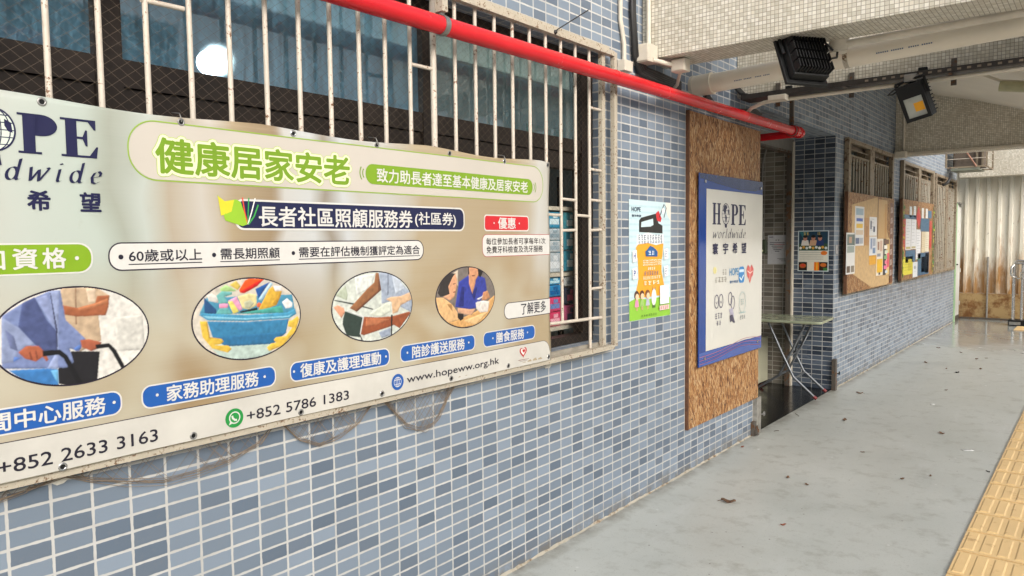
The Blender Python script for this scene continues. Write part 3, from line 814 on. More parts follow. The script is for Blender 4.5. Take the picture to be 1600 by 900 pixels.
# ------------------------------------------------------------------ two floodlights
RT = Vector((math.cos(.6746), math.sin(.6746), 0)); FW = Vector((-math.sin(.6746), math.cos(.6746), 0)); UPV = Vector((0,0,1))
def floodlight_back():
    c = Vector((.87,3.36,2.445))
    fw = Vector((c.x-2.1134, c.y+.6232, 0)).normalized(); rt = fw.cross(UPV)
    wv = (rt*.18-UPV*.007+fw*.13).normalized(); hv = (rt*.076-UPV*.19-fw*.06); hv = (hv-wv*hv.dot(wv)).normalized()
    nv = wv.cross(hv).normalized()            # towards the lamp's face, away from the camera
    if nv.dot(FW) < 0: nv = -nv
    rgt = (wv, hv, nv)
    if wv.cross(hv).dot(nv) < 0: wv = -wv
    t = thing('floodlight', 'black finned floodlight seen from behind under the first beam', 'floodlight', tuple(c+UPV*.1))
    b = MB(); b.obb(c, wv*.205, hv*.235, nv*.045); b.build('housing', M_black, t, bevel=.006)
    b = MB(); b.obb(c+nv*.035, wv*.245, hv*.275, nv*.02); b.build('front_rim', M_black, t, bevel=.004)
    b = MB()
    for k in range(12):
        for q in (-1.5, -.5, .5, 1.5):
            b.obb(c-nv*.046+wv*(-.096+.192*k/11)+hv*q*.056, wv*.0055, hv*.046, nv*.05)
    b.build('cooling_fins', M_black, t)
    b = MB()
    for k in range(6): b.obb(c-nv*.036+hv*(-.10+.04*k), wv*.2, hv*.006, nv*.024)
    b.build('cross_ribs', M_black, t)
    b = MB()
    p1 = c+wv*.115-hv*.02; p2 = c-wv*.115-hv*.02
    q1 = Vector(p1)-hv*.15-UPV*.01; q2 = Vector(p2)-hv*.15-UPV*.01
    for a, d_ in ((p1,q1),(q1,q2),(q2,p2)):
        b.tube([a,d_], .009, 6)
    b.build('bracket', M_black, t)
    b = MB(); mid = (q1+q2)/2; b.tube([mid, Vector((mid.x,mid.y,2.556))], .009, 8); b.tube([c-nv*.05-hv*.06, c-nv*.07-hv*.14+UPV*.02, Vector((.97,3.5,2.50))], .006, 8); b.build('cable', M_blackcable, t)
floodlight_back()
def floodlight_front():
    c = Vector((1.185,4.42,2.335))
    fw = Vector((c.x-2.1134, c.y+.6232, 0)).normalized(); rt = fw.cross(UPV)
    wv = (rt*.139+UPV*.029-fw*.07).normalized(); hv = (rt*.074-UPV*.22+fw*.06)
    hv = (hv-wv*hv.dot(wv)).normalized()
    nv = wv.cross(hv)
    if nv.dot(FW) > 0: nv = -nv               # nv: out of the lens towards the camera
    if wv.cross(hv).dot(nv) < 0: wv2 = -wv
    else: wv2 = wv
    W_, H_ = .150, .222
    t = thing('floodlight', 'black floodlight with an unlit square lens hanging under the second beam', 'floodlight', tuple(c+UPV*.12))
    b = MB(); b.obb(c-nv*.035, wv2*W_, hv*H_, nv*.06); b.build('housing', M_black, t, bevel=.005)
    b = MB()
    for k in range(9): b.obb(c-nv*.085+hv*(-.09+.18*k/8), wv2*W_*.9, hv*.006, nv*.05)
    b.build('cooling_fins', M_black, t)
    # frame with an opening in its lower two thirds
    iw, ih, oc = .112, .120, c+hv*.030
    b = MB()
    top = (H_/2+.030-ih/2)
    b.obb(c-hv*(H_/2-top/2)+nv*.004, wv2*W_, hv*top, nv*.018)
    bot = H_/2-.030-ih/2
    b.obb(c+hv*(H_/2-bot/2)+nv*.004, wv2*W_, hv*bot, nv*.018)
    sw = (W_-iw)/2
    for s_ in (1, -1): b.obb(oc+wv2*s_*(iw/2+sw/2)+nv*.004, wv2*sw, hv*ih, nv*.018)
    b.build('front_frame', M_black, t)
    # reflector pyramid
    Mr = mat('grey_reflector', (.42,.43,.38), .35, .2, var=.1)
    b = MB(); e = .032
    P = lambda a, bb, dd: oc+wv*a+hv*bb+nv*dd
    o4 = [P(-iw/2,-ih/2,.003),P(iw/2,-ih/2,.003),P(iw/2,ih/2,.003),P(-iw/2,ih/2,.003)]
    i4 = [P(-.01,-e+.01,-.0035),P(.046,-e+.01,-.0035),P(.046,e,-.0035),P(-.01,e,-.0035)]
    for k in range(4): b.face([o4[k],o4[(k+1) % 4],i4[(k+1) % 4],i4[k]])
    b.build('reflector', Mr, t)
    b = MB(); b.face(i4); b.build('led_chip', ink('#f0a818', .5), t)
    b = MB()
    p1 = c+wv*.085-hv*.03-nv*.03; p2 = c-wv*.085-hv*.03-nv*.03
    q1 = p1-hv*.10; q2 = p2-hv*.10
    for a, d_ in ((p1,q1),(q1,q2),(q2,p2)): b.tube([a,d_], .008, 6)
    b.tube([(q1+q2)/2, Vector((1.165,4.44,2.458))], .008, 6)
    b.build('bracket', M_black, t)
    b = MB(); b.tube([c-hv*.10-wv*.05-nv*.05, c-hv*.10-wv*.11-nv*.03-UPV*.02, c-hv*.09-wv*.13-UPV*.0, Vector((1.12,4.43,2.46))], .005, 8); b.build('cable', M_blackcable, t)
floodlight_front()
t = thing('ceiling_lamp', 'unlit long fluorescent batten on the sloping ceiling at the right edge', 'lamp', (1.6, 7.0, 2.84))
b = MB(); b.tube([(1.36,7.0,2.80),(1.92,7.0,2.70)], .045, 14); b.build('diffuser', mat('yellowed_diffuser', (.42,.40,.24), .4), t)
b = MB(); b.tube([(1.10,7.0,2.99),(1.36,7.0,2.845),(1.92,7.0,2.735)], .012, 8); b.build('conduit', M_conduit, t)

# black cable tie sticking out of the grille's top rail
b = MB(); b.tube([(.06,2.283,2.50),(.075,2.29,2.515),(.09,2.53,2.655)], .0028, 6); b.sphere((.064,2.285,2.503), .011, 8, 6)
tag(b.build('cable_tie', M_blackcable), 'black cable tie poking up from the top rail of the grille', 'cable tie')

PICS = {
 'o1': [
  ('#e1dcd2', None),
  ('#d2cec4', [(0.246,1.338),(0.321,1.339),(0.324,1.243),(0.253,1.248)]),
  ('#c4a98a', [(0.120,1.424),(0.206,1.420),(0.239,1.396),(0.237,1.391),(0.206,1.376),(0.212,1.281),(0.153,1.255),(0.123,1.342)]),
  ('#8f6f55', [(0.154,1.421),(0.157,1.421),(0.155,1.329),(0.151,1.329)]),
  ('#ddc4a8', [(0.180,1.419),(0.203,1.419),(0.201,1.381),(0.185,1.381)]),
  ('#a35f3d', [(0.123,1.380),(0.158,1.370),(0.201,1.379),(0.207,1.398),(0.237,1.397),(0.234,1.368),(0.226,1.346),(0.157,1.348),(0.125,1.356)]),
  ('#c07a52', [(0.158,1.370),(0.201,1.379),(0.232,1.390),(0.233,1.379),(0.201,1.369),(0.161,1.363)]),
  ('#1f1d20', [(0.138,1.262),(0.207,1.253),(0.197,1.173),(0.131,1.174),(0.105,1.184),(0.106,1.221)]),
  ('#7886b0', [(-0.008,1.364),(0.035,1.391),(0.095,1.417),(0.120,1.418),(0.129,1.342),(0.174,1.289),(0.157,1.259),(0.135,1.269),(0.143,1.233),(0.127,1.222),(0.081,1.225),(-0.014,1.238)]),
  ('#4c5680', [(0.035,1.391),(0.062,1.404),(0.086,1.346),(0.109,1.313),(0.105,1.266),(0.074,1.270),(0.054,1.292),(0.024,1.335)]),
  ('#8f9ac0', [(0.065,1.401),(0.089,1.409),(0.105,1.368),(0.106,1.320),(0.089,1.349)]),
  ('#8d98b8', [(-0.009,1.361),(0.024,1.333),(0.057,1.288),(0.021,1.276),(0.012,1.251),(-0.014,1.251)]),
  ('#6a7398', [(-0.004,1.331),(0.014,1.313),(0.021,1.276),(0.005,1.285)]),
  ('#98a4c8', [(0.095,1.416),(0.117,1.416),(0.106,1.221),(0.081,1.225),(0.105,1.266),(0.106,1.320)]),
  ('#2d3050', [(0.096,1.412),(0.098,1.413),(0.109,1.320),(0.107,1.265),(0.104,1.266),(0.105,1.320)]),
  ('#3c78b4', [(-0.001,1.233),(0.081,1.226),(0.106,1.221),(0.106,1.180),(0.070,1.182),(0.027,1.206)]),
  ('#6fb0d8', [(0.089,1.220),(0.105,1.219),(0.106,1.183),(0.098,1.198)]),
  ('#5a7cc0', [(0.012,1.264),(0.026,1.259),(0.010,1.251)]),
  ('#5a7cc0', [(0.144,1.268),(0.159,1.276),(0.162,1.266),(0.149,1.260)]),
  ('#a85c40', [(0.021,1.273),(0.039,1.287),(0.065,1.284),(0.077,1.269),(0.086,1.248),(0.081,1.243),(0.073,1.256),(0.058,1.246),(0.035,1.256)]),
  ('#7c3f2c', [(0.044,1.270),(0.047,1.273),(0.051,1.252),(0.047,1.251)]),
  ('#7c3f2c', [(0.057,1.272),(0.060,1.274),(0.063,1.252),(0.060,1.250)]),
  ('#a85c40', [(0.161,1.287),(0.181,1.288),(0.213,1.276),(0.204,1.261),(0.186,1.256),(0.164,1.269)]),
  ('#141316', [(0.074,1.271),(0.112,1.269),(0.129,1.252),(0.164,1.174),(0.150,1.173),(0.120,1.245),(0.108,1.257),(0.074,1.257)]),
  ('#141316', [(0.196,1.272),(0.232,1.271),(0.248,1.252),(0.272,1.198),(0.261,1.197),(0.237,1.248),(0.228,1.261),(0.199,1.261)]),
 ],
 'o2': [
  ('#d2c8b8', None),
  ('#b8cabf', [(0.505,1.238),(0.737,1.215),(0.697,1.162),(0.554,1.182)]),
  ('#4a90ac', [(0.483,1.328),(0.507,1.373),(0.802,1.364),(0.812,1.301)]),
  ('#28507c', [(0.499,1.374),(0.536,1.336),(0.535,1.321),(0.499,1.327)]),
  ('#a5c882', [(0.548,1.396),(0.569,1.407),(0.596,1.393),(0.603,1.386),(0.555,1.387)]),
  ('#e1c35a', [(0.581,1.407),(0.604,1.418),(0.618,1.401),(0.607,1.389)]),
  ('#235596', [(0.668,1.389),(0.721,1.409),(0.678,1.358)]),
  ('#aac8d7', [(0.678,1.357),(0.723,1.407),(0.732,1.402),(0.689,1.351)]),
  ('#dcd7cd', [(0.508,1.379),(0.524,1.386),(0.547,1.367),(0.543,1.355),(0.513,1.363)]),
  ('#6eafaa', [(0.537,1.377),(0.555,1.389),(0.589,1.385),(0.589,1.377),(0.564,1.372),(0.574,1.353),(0.547,1.351)]),
  ('#e696b4', [(0.545,1.352),(0.574,1.351),(0.573,1.338),(0.546,1.339)]),
  ('#64aaa5', [(0.546,1.339),(0.573,1.338),(0.587,1.318),(0.532,1.321)]),
  ('#e1d296', [(0.606,1.370),(0.646,1.377),(0.671,1.372),(0.672,1.339),(0.644,1.328),(0.622,1.333)]),
  ('#b8b89a', [(0.627,1.352),(0.649,1.357),(0.663,1.346),(0.648,1.331),(0.630,1.334)]),
  ('#eb551e', [(0.612,1.389),(0.633,1.417),(0.647,1.423),(0.703,1.419),(0.668,1.395),(0.631,1.379),(0.617,1.380)]),
  ('#c81e19', [(0.615,1.384),(0.669,1.409),(0.699,1.419),(0.676,1.398),(0.628,1.379)]),
  ('#eba0be', [(0.574,1.359),(0.603,1.370),(0.622,1.330),(0.612,1.327)]),
  ('#e6d76e', [(0.574,1.356),(0.588,1.358),(0.610,1.324),(0.590,1.319)]),
  ('#16211f', [(0.611,1.324),(0.673,1.332),(0.673,1.322),(0.615,1.320)]),
  ('#d7643c', [(0.671,1.341),(0.679,1.348),(0.689,1.341),(0.683,1.331),(0.673,1.332)]),
  ('#d7aa3c', [(0.675,1.322),(0.717,1.386),(0.732,1.395),(0.765,1.380),(0.758,1.360),(0.742,1.334),(0.699,1.322)]),
  ('#b98c2c', [(0.726,1.338),(0.755,1.374),(0.760,1.366),(0.742,1.334)]),
  ('#ebe6e1', [(0.732,1.395),(0.763,1.394),(0.765,1.378),(0.739,1.378)]),
  ('#4ba596', [(0.608,1.318),(0.761,1.331),(0.768,1.308)]),
  ('#ebe6e1', [(0.763,1.342),(0.782,1.353),(0.803,1.336),(0.800,1.322),(0.776,1.321)]),
  ('#4696b9', [(0.481,1.325),(0.492,1.330),(0.512,1.326),(0.632,1.312),(0.780,1.307),(0.812,1.318),(0.816,1.300),(0.787,1.287),(0.628,1.293),(0.508,1.306)]),
  ('#8cc8dc', [(0.492,1.321),(0.628,1.302),(0.784,1.296),(0.804,1.303),(0.787,1.292),(0.628,1.298),(0.508,1.312)]),
  ('#377da5', [(0.506,1.304),(0.628,1.291),(0.787,1.286),(0.774,1.242),(0.726,1.213),(0.562,1.224),(0.522,1.252)]),
  ('#2d6e98', [(0.519,1.256),(0.778,1.245),(0.726,1.213),(0.562,1.224)]),
  ('#e1b946', [(0.483,1.306),(0.505,1.304),(0.511,1.257),(0.549,1.248),(0.556,1.239),(0.545,1.232),(0.522,1.232),(0.569,1.226),(0.581,1.214),(0.568,1.204),(0.518,1.223),(0.490,1.259)]),
  ('#a8842a', [(0.503,1.301),(0.506,1.301),(0.513,1.256),(0.549,1.248),(0.509,1.254)]),
  ('#e1b946', [(0.820,1.293),(0.826,1.282),(0.810,1.242),(0.760,1.202),(0.710,1.191),(0.702,1.204),(0.718,1.214),(0.737,1.215),(0.728,1.225),(0.738,1.232),(0.773,1.232),(0.798,1.257),(0.782,1.262),(0.785,1.279),(0.799,1.281)]),
 ],
 'o3': [
  ('#d0d4c8', None),
  ('#e0e2da', [(1.055,1.408),(1.146,1.418),(1.130,1.369),(1.062,1.345)]),
  ('#b8c0a8', [(0.968,1.351),(1.015,1.382),(1.023,1.347),(1.018,1.330)]),
  ('#28322d', [(0.967,1.335),(1.048,1.318),(1.137,1.291),(1.133,1.288),(1.043,1.313),(0.965,1.332)]),
  ('#a5afbe', [(1.164,1.421),(1.226,1.415),(1.314,1.344),(1.328,1.301),(1.322,1.264),(1.262,1.291),(1.218,1.313),(1.175,1.307),(1.174,1.355)]),
  ('#c4ccd6', [(1.226,1.411),(1.270,1.387),(1.289,1.356),(1.244,1.337)]),
  ('#5e6474', [(1.207,1.414),(1.211,1.413),(1.208,1.335),(1.204,1.336)]),
  ('#96643f', [(1.150,1.420),(1.164,1.419),(1.174,1.357),(1.060,1.287),(1.030,1.302),(1.107,1.363),(1.142,1.386)]),
  ('#6e432c', [(1.164,1.410),(1.174,1.357),(1.060,1.287),(1.051,1.291),(1.158,1.356)]),
  ('#e1a07d', [(0.962,1.310),(0.979,1.316),(1.004,1.305),(1.010,1.289),(0.994,1.270)]),
  ('#d7dac8', [(1.118,1.277),(1.194,1.307),(1.218,1.311),(1.220,1.276),(1.174,1.260),(1.136,1.263)]),
  ('#dcb48c', [(1.195,1.322),(1.224,1.329),(1.268,1.328),(1.314,1.340),(1.326,1.313),(1.267,1.294),(1.252,1.270),(1.227,1.266),(1.223,1.309)]),
  ('#96502f', [(1.091,1.267),(1.155,1.259),(1.222,1.257),(1.312,1.268),(1.317,1.260),(1.260,1.209),(1.231,1.225),(1.221,1.221),(1.089,1.201),(1.073,1.207)]),
  ('#b8704a', [(1.100,1.261),(1.155,1.256),(1.212,1.247),(1.154,1.234),(1.099,1.232)]),
  ('#324038', [(1.010,1.293),(1.086,1.265),(1.071,1.196),(1.014,1.208),(0.998,1.249),(1.001,1.269)]),
  ('#dcdcd7', [(1.019,1.297),(1.093,1.268),(1.075,1.206),(1.071,1.207),(1.086,1.265),(1.017,1.293)]),
  ('#15171a', [(1.219,1.263),(1.227,1.262),(1.222,1.187),(1.216,1.188)]),
  ('#96a0b0', [(1.158,1.205),(1.216,1.217),(1.215,1.188),(1.171,1.182)]),
  ('#15171a', [(1.070,1.203),(1.075,1.203),(1.086,1.180),(1.081,1.179)]),
 ],
 'o4': [
  ('#7a7068', None),
  ('#cdbea8', [(1.453,1.365),(1.581,1.414),(1.579,1.347),(1.548,1.397)]),
  ('#d8a565', [(1.511,1.207),(1.576,1.212),(1.690,1.237),(1.817,1.298),(1.816,1.258),(1.736,1.186),(1.598,1.176)]),
  ('#e6bd85', [(1.609,1.205),(1.713,1.223),(1.773,1.230),(1.689,1.182)]),
  ('#37419b', [(1.561,1.266),(1.585,1.365),(1.642,1.389),(1.716,1.386),(1.752,1.373),(1.763,1.325),(1.738,1.295),(1.690,1.252),(1.644,1.250)]),
  ('#262c74', [(1.578,1.268),(1.601,1.346),(1.618,1.345),(1.611,1.264)]),
  ('#262c74', [(1.657,1.316),(1.692,1.341),(1.701,1.337),(1.679,1.284)]),
  ('#d2966e', [(1.645,1.421),(1.705,1.419),(1.711,1.390),(1.690,1.368),(1.687,1.353),(1.668,1.311),(1.647,1.355),(1.647,1.378)]),
  ('#28201c', [(1.705,1.419),(1.740,1.401),(1.722,1.378),(1.708,1.385)]),
  ('#28201c', [(1.642,1.423),(1.648,1.423),(1.650,1.393),(1.643,1.393)]),
  ('#6e3a30', [(1.664,1.390),(1.687,1.389),(1.681,1.384),(1.669,1.384)]),
  ('#d7a582', [(1.575,1.261),(1.656,1.249),(1.684,1.249),(1.678,1.238),(1.661,1.224),(1.616,1.231),(1.577,1.242)]),
  ('#c98d62', [(1.739,1.315),(1.769,1.319),(1.786,1.288),(1.744,1.279),(1.729,1.284)]),
  ('#e8e2da', [(1.694,1.289),(1.726,1.296),(1.738,1.303),(1.732,1.292),(1.708,1.284)]),
  ('#e1d7cd', [(1.688,1.275),(1.780,1.273),(1.773,1.246),(1.767,1.230),(1.719,1.230),(1.693,1.248)]),
  ('#f2ece6', [(1.691,1.276),(1.738,1.279),(1.778,1.273),(1.738,1.270)]),
  ('#37302d', [(1.564,1.400),(1.527,1.405),(1.484,1.378),(1.462,1.328),(1.477,1.312),(1.530,1.320),(1.526,1.350),(1.559,1.389)]),
  ('#e1a57d', [(1.564,1.400),(1.575,1.373),(1.571,1.344),(1.557,1.307),(1.530,1.294),(1.493,1.311),(1.530,1.320),(1.523,1.350),(1.548,1.386)]),
  ('#8a5040', [(1.546,1.328),(1.567,1.329),(1.563,1.324),(1.549,1.324)]),
  ('#3a2c28', [(1.547,1.360),(1.566,1.362),(1.565,1.359),(1.550,1.357)]),
  ('#e1b47d', [(1.451,1.310),(1.493,1.308),(1.540,1.279),(1.572,1.246),(1.582,1.211),(1.517,1.204),(1.470,1.247)]),
  ('#a87c48', [(1.513,1.281),(1.540,1.279),(1.545,1.248),(1.529,1.265)]),
  ('#281e1c', [(1.574,1.238),(1.610,1.235),(1.610,1.213),(1.590,1.207),(1.574,1.223)]),
 ],
}

# ------------------------------------------------------------------ flat prints: shapes and lettering in surface coordinates
def text_geo(s):
    c = bpy.data.curves.new('glyphs', 'FONT'); c.body = s; c.resolution_u = 3
    o = bpy.data.objects.new('glyphs', c); C.objects.link(o)
    bpy.context.view_layer.update()
    me = bpy.data.meshes.new_from_object(o.evaluated_get(bpy.context.evaluated_depsgraph_get()))
    vs = [(v.co.x, v.co.y) for v in me.vertices]; fs = [list(p.vertices) for p in me.polygons]
    C.objects.unlink(o); bpy.data.objects.remove(o); bpy.data.curves.remove(c); bpy.data.meshes.remove(me)
    return vs, fs
def rrect(a, b, c, d, r, n=6):
    r = min(r, (c-a)/2-1e-5, (d-b)/2-1e-5); out = []
    for cx, cy, t0 in ((c-r,d-r,0),(a+r,d-r,90),(a+r,b+r,180),(c-r,b+r,270)):
        for k in range(n+1):
            t = R(t0+90*k/n); out.append((cx+r*math.cos(t), cy+r*math.sin(t)))
    return out
def ell(cx, cy, rx, ry, n=48): return [(cx+rx*math.cos(2*math.pi*k/n), cy+ry*math.sin(2*math.pi*k/n)) for k in range(n)]
def rect(a, b, c, d): return [(a,b),(c,b),(c,d),(a,d)]
def clip_convex(sub, cl):
    out = sub
    for i in range(len(cl)):
        a, b = cl[i], cl[(i+1) % len(cl)]; inp = out; out = []
        if not inp: break
        ins = lambda p: (b[0]-a[0])*(p[1]-a[1])-(b[1]-a[1])*(p[0]-a[0]) >= -1e-12
        for j in range(len(inp)):
            p, q = inp[j-1], inp[j]
            ip, iq = ins(p), ins(q)
            if ip != iq:
                d1 = (b[0]-a[0])*(p[1]-a[1])-(b[1]-a[1])*(p[0]-a[0]); d2 = (b[0]-a[0])*(q[1]-a[1])-(b[1]-a[1])*(q[0]-a[0])
                t = d1/(d1-d2); out.append((p[0]+(q[0]-p[0])*t, p[1]+(q[1]-p[1])*t))
            if iq: out.append(q)
    return out
def area(p): return sum(p[i-1][0]*p[i][1]-p[i][0]*p[i-1][1] for i in range(len(p)))/2

class Surf:
    """maps (u, v, lift) of a flat sheet to 3D; u runs right and v up as one faces it"""
    def __init__(s, fn, cut=0): s.fn = fn; s.cut = cut
class Print:
    def __init__(s, surf, lift): s.s = surf; s.l = lift; s.v = []; s.f = []; s.mi = []; s.mats = []
    def _m(s, col):
        m = ink(col) if isinstance(col, str) else col
        if m not in s.mats: s.mats.append(m)
        return s.mats.index(m)
    def raw(s, vs, fs, col, lift=None):
        if lift is None: s.l += 2.5e-5; lift = s.l
        b = len(s.v); i = s._m(col)
        s.v += [(u, v, lift) for u, v in vs]
        for f in fs: s.f.append([b+k for k in f]); s.mi.append(i)
    def poly(s, pts, col):
        if len(pts) < 3: return s
        if area(pts) < 0: pts = pts[::-1]
        s.raw(pts, [list(range(len(pts)))], col); return s
    def stroke(s, pts, w, col, closed=False):
        P = [Vector(p) for p in pts]; n = len(P); L = []; Rr = []
        for i in range(n):
            a = P[i-1] if (i or closed) else P[i]; c = P[(i+1) % n] if (i < n-1 or closed) else P[i]
            t = (c-a); 
            if t.length < 1e-9: t = Vector((1,0))
            t.normalize(); nn = Vector((-t.y,t.x))
            L.append(P[i]+nn*w/2); Rr.append(P[i]-nn*w/2)
        m = n if closed else n-1
        s.raw([tuple(p) for p in L+Rr], [[n+i, n+(i+1) % n, (i+1) % n, i] for i in range(m)], col); return s
    def nib(s, pts, w, col, ang=35):
        """broad-nib pen stroke, for italic lettering"""
        dx, dy = w/2*math.cos(R(ang)), w/2*math.sin(R(ang))
        for p, q in zip(pts, pts[1:]):
            quad = [(p[0]-dx,p[1]-dy),(q[0]-dx,q[1]-dy),(q[0]+dx,q[1]+dy),(p[0]+dx,p[1]+dy)]
            if abs(area(quad)) > 1e-9: s.poly(quad, col)
        return s
    def text(s, body, u0, v0, u1, v1, col, bold=0.0, keep=False, n=6):
        vs, fs = text_geo(body)
        xs = [p[0] for p in vs]; ys = [p[1] for p in vs]
        a, b, c, d = min(xs), min(ys), max(xs), max(ys)
        sx = (u1-u0)/(c-a); sy = (v1-v0)/(d-b)
        if keep: sx = sy = min(sx, sy)
        base = [(u0+(x-a)*sx, v0+(y-b)*sy) for x, y in vs]
        if bold:
            for k in range(n):
                t = 2*math.pi*k/n
                s.raw([(u+bold*math.cos(t), v+bold*math.sin(t)) for u, v in base], fs, col)
        s.raw(base, fs, col); return s
    def smudge(s, n, u0, v0, u1, v1, col):
        """a line of n characters too small or blurred in the photograph to read"""
        rr = random.Random(int(u0*1000)+n); w_ = (u1-u0)/n; h = v1-v0
        for k in range(n):
            a = u0+k*w_; c = a+w_*.82
            for q in range(3):
                z = v0+h*(.08+.38*q+rr.uniform(-.06,.06)); s.poly(rect(a+w_*rr.uniform(0,.25), z, c-w_*rr.uniform(0,.25), z+h*.12), col)
            m = (a+c)/2+w_*rr.uniform(-.2,.2); s.poly(rect(m-w_*.06, v0, m+w_*.06, v1), col)
        return s
    def build(s, name, parent, label=None):
        me = bpy.data.meshes.new(name)
        bm = bmesh.new()
        V = [bm.verts.new(p) for p in s.v]
        for f, i in zip(s.f, s.mi):
            try: F = bm.faces.new([V[k] for k in f]); F.material_index = i
            except ValueError: pass
        if s.s.cut:
            us = [p[0] for p in s.v]; u = math.floor(min(us)/s.s.cut)*s.s.cut+s.s.cut
            big = [f for f in bm.faces if max(v.co.x for v in f.verts)-min(v.co.x for v in f.verts) > s.s.cut*1.2]
            bmesh.ops.triangulate(bm, faces=[f for f in big if len(f.verts) > 4])
            while u < max(us):
                g = [f for f in bm.faces if min(v.co.x for v in f.verts) < u-1e-4 and max(v.co.x for v in f.verts) > u+1e-4 and max(v.co.x for v in f.verts)-min(v.co.x for v in f.verts) > .03]
                geo = list({e for f in g for e in f.edges})+list({v for f in g for v in f.verts})+g
                if geo: bmesh.ops.bisect_plane(bm, geom=geo, plane_co=(u,0,0), plane_no=(1,0,0))
                u += s.s.cut
        for v in bm.verts: v.co = Vector(s.s.fn(v.co.x, v.co.y, v.co.z))
        bm.to_mesh(me); bm.free()
        for m in s.mats: me.materials.append(m)
        o = bpy.data.objects.new(name, me); C.objects.link(o)
        if parent is not None:
            o.parent = parent; loc = Vector((0,0,0)); q = parent
            while q is not None: loc += q.location; q = q.parent
            o.location = -loc
        if label: o['label'] = label
        return o

NAVY = '#17173f'
def serif(pr, ch, x0, y0, x1, y1, col):
    """bold high-contrast serif capitals H, P, E"""
    U = lambda x, y: (x0+(x1-x0)*x, y0+(y1-y0)*y)
    T = .055
    def rc(a, b, c, d): pr.poly([U(a,b),U(c,b),U(c,d),U(a,d)], col)
    def arc(cx, cy, rx, ry, a0, a1, n=12): return [U(cx+rx*math.cos(R(a0+(a1-a0)*k/n)), cy+ry*math.sin(R(a0+(a1-a0)*k/n))) for k in range(n+1)]
    if ch == 'H':
        for a in (.10, .64): rc(a, 0, a+.24, 1); rc(a-.1, 0, a+.34, T); rc(a-.1, 1-T, a+.34, 1)
        rc(.34, .47, .64, .53)
    if ch == 'P':
        rc(.13, 0, .43, 1); rc(0, 0, .58, T); rc(0, 1-T, .5, 1)
        o = [U(.43,1)]+arc(.58,.73,.42,.27,90,-90)+[U(.43,.46)]
        i = [U(.43,.46+T)]+arc(.52,.73,.17,.27-T,-90,90)+[U(.43,1-T)]
        pr.poly(o+i, col)
    if ch == 'E':
        rc(.13, 0, .43, 1); rc(0, 0, .6, T); rc(0, 1-T, .6, 1)
        pr.poly([U(.43,1),U(.95,1),U(.95,.74),U(.90,.74),U(.74,1-T),U(.43,1-T)], col)
        pr.poly([U(.43,0),U(.95,0),U(1,.30),U(.95,.30),U(.76,T),U(.43,T)], col)
        pr.poly([U(.43,.48),U(.58,.48),U(.66,.30),U(.71,.30),U(.71,.72),U(.66,.72),U(.58,.54),U(.43,.54)], col)
def globe(pr, cx, cy, rx, ry, col, bgc, lw):
    pr.poly(ell(cx, cy, rx, ry), col); pr.poly(ell(cx, cy, rx-lw, ry-lw), bgc)
    for k in (-.66, -.33, 0, .33, .66):
        w_ = math.sqrt(1-k*k); pr.stroke([(cx-rx*w_, cy+ry*k), (cx+rx*w_, cy+ry*k)], lw*.6, col)
    for k in (.35, .75): pr.stroke(ell(cx, cy, rx*k, ry-lw/2, 28), lw*.6, col, True)
    pr.stroke([(cx,cy-ry),(cx,cy+ry)], lw*.6, col)
    for bl in ([(-.75,.35),(-.4,.8),(.1,.85),(.3,.55),(.05,.4),(-.1,.05),(-.3,-.05),(-.55,.2)], [(-.2,-.05),(.1,-.1),(.25,-.35),(.05,-.85),(-.1,-.7),(-.2,-.35)], [(.5,.5),(.8,.35),(.85,-.1),(.65,-.05),(.5,.2)]):
        pr.poly([(cx+rx*x, cy+ry*y) for x, y in bl], col)
ITAL = {'w': ([[(0,1),(.12,.0),(.45,.85),(.55,.0),(.95,.95),(.85,1.02)]], .98),
        'o': ([[(.3+.27*math.cos(R(a)), .5+.48*math.sin(R(a))) for a in range(0, 361, 24)]], .66),
        'r': ([[(.02,.9),(.12,.98),(.12,.02)], [(.12,.62),(.3,.95),(.48,.92)]], .52),
        'l': ([[(.02,1.5),(.12,1.55),(.12,.12),(.2,.02),(.3,.1)]], .34),
        'd': ([[(.3+.25*math.cos(R(a)), .48+.46*math.sin(R(a))) for a in range(0, 361, 24)], [(.46,1.5),(.56,1.55),(.56,.12),(.64,.02),(.74,.1)]], .76),
        'i': ([[(.02,.9),(.12,.96),(.12,.12),(.2,.02),(.3,.1)], [(.1,1.38),(.17,1.32)]], .34),
        'e': ([[(.06,.46),(.48,.58),(.52,.82),(.36,.98),(.16,.86),(.05,.5),(.14,.1),(.32,.02),(.54,.18)]], .6)}
def italic(pr, word, u0, v0, u1, v1, col, gap=.35, wgt=.17):
    """italic word whose x-height letters and ascenders fill the box (ascender height = v1-v0)"""
    tot = sum(ITAL[c][1] for c in word)+gap*(len(word)-1)+.25
    sx = (u1-u0)/tot; sy = (v1-v0)/1.55; x = 0
    for c in word:
        st, wd = ITAL[c]
        for s_ in st: pr.nib([(u0+(x+px+.22*py)*sx, v0+py*sy) for px, py in s_], wgt*min(sx, sy)*1.15, col, 20)
        x += wd+gap

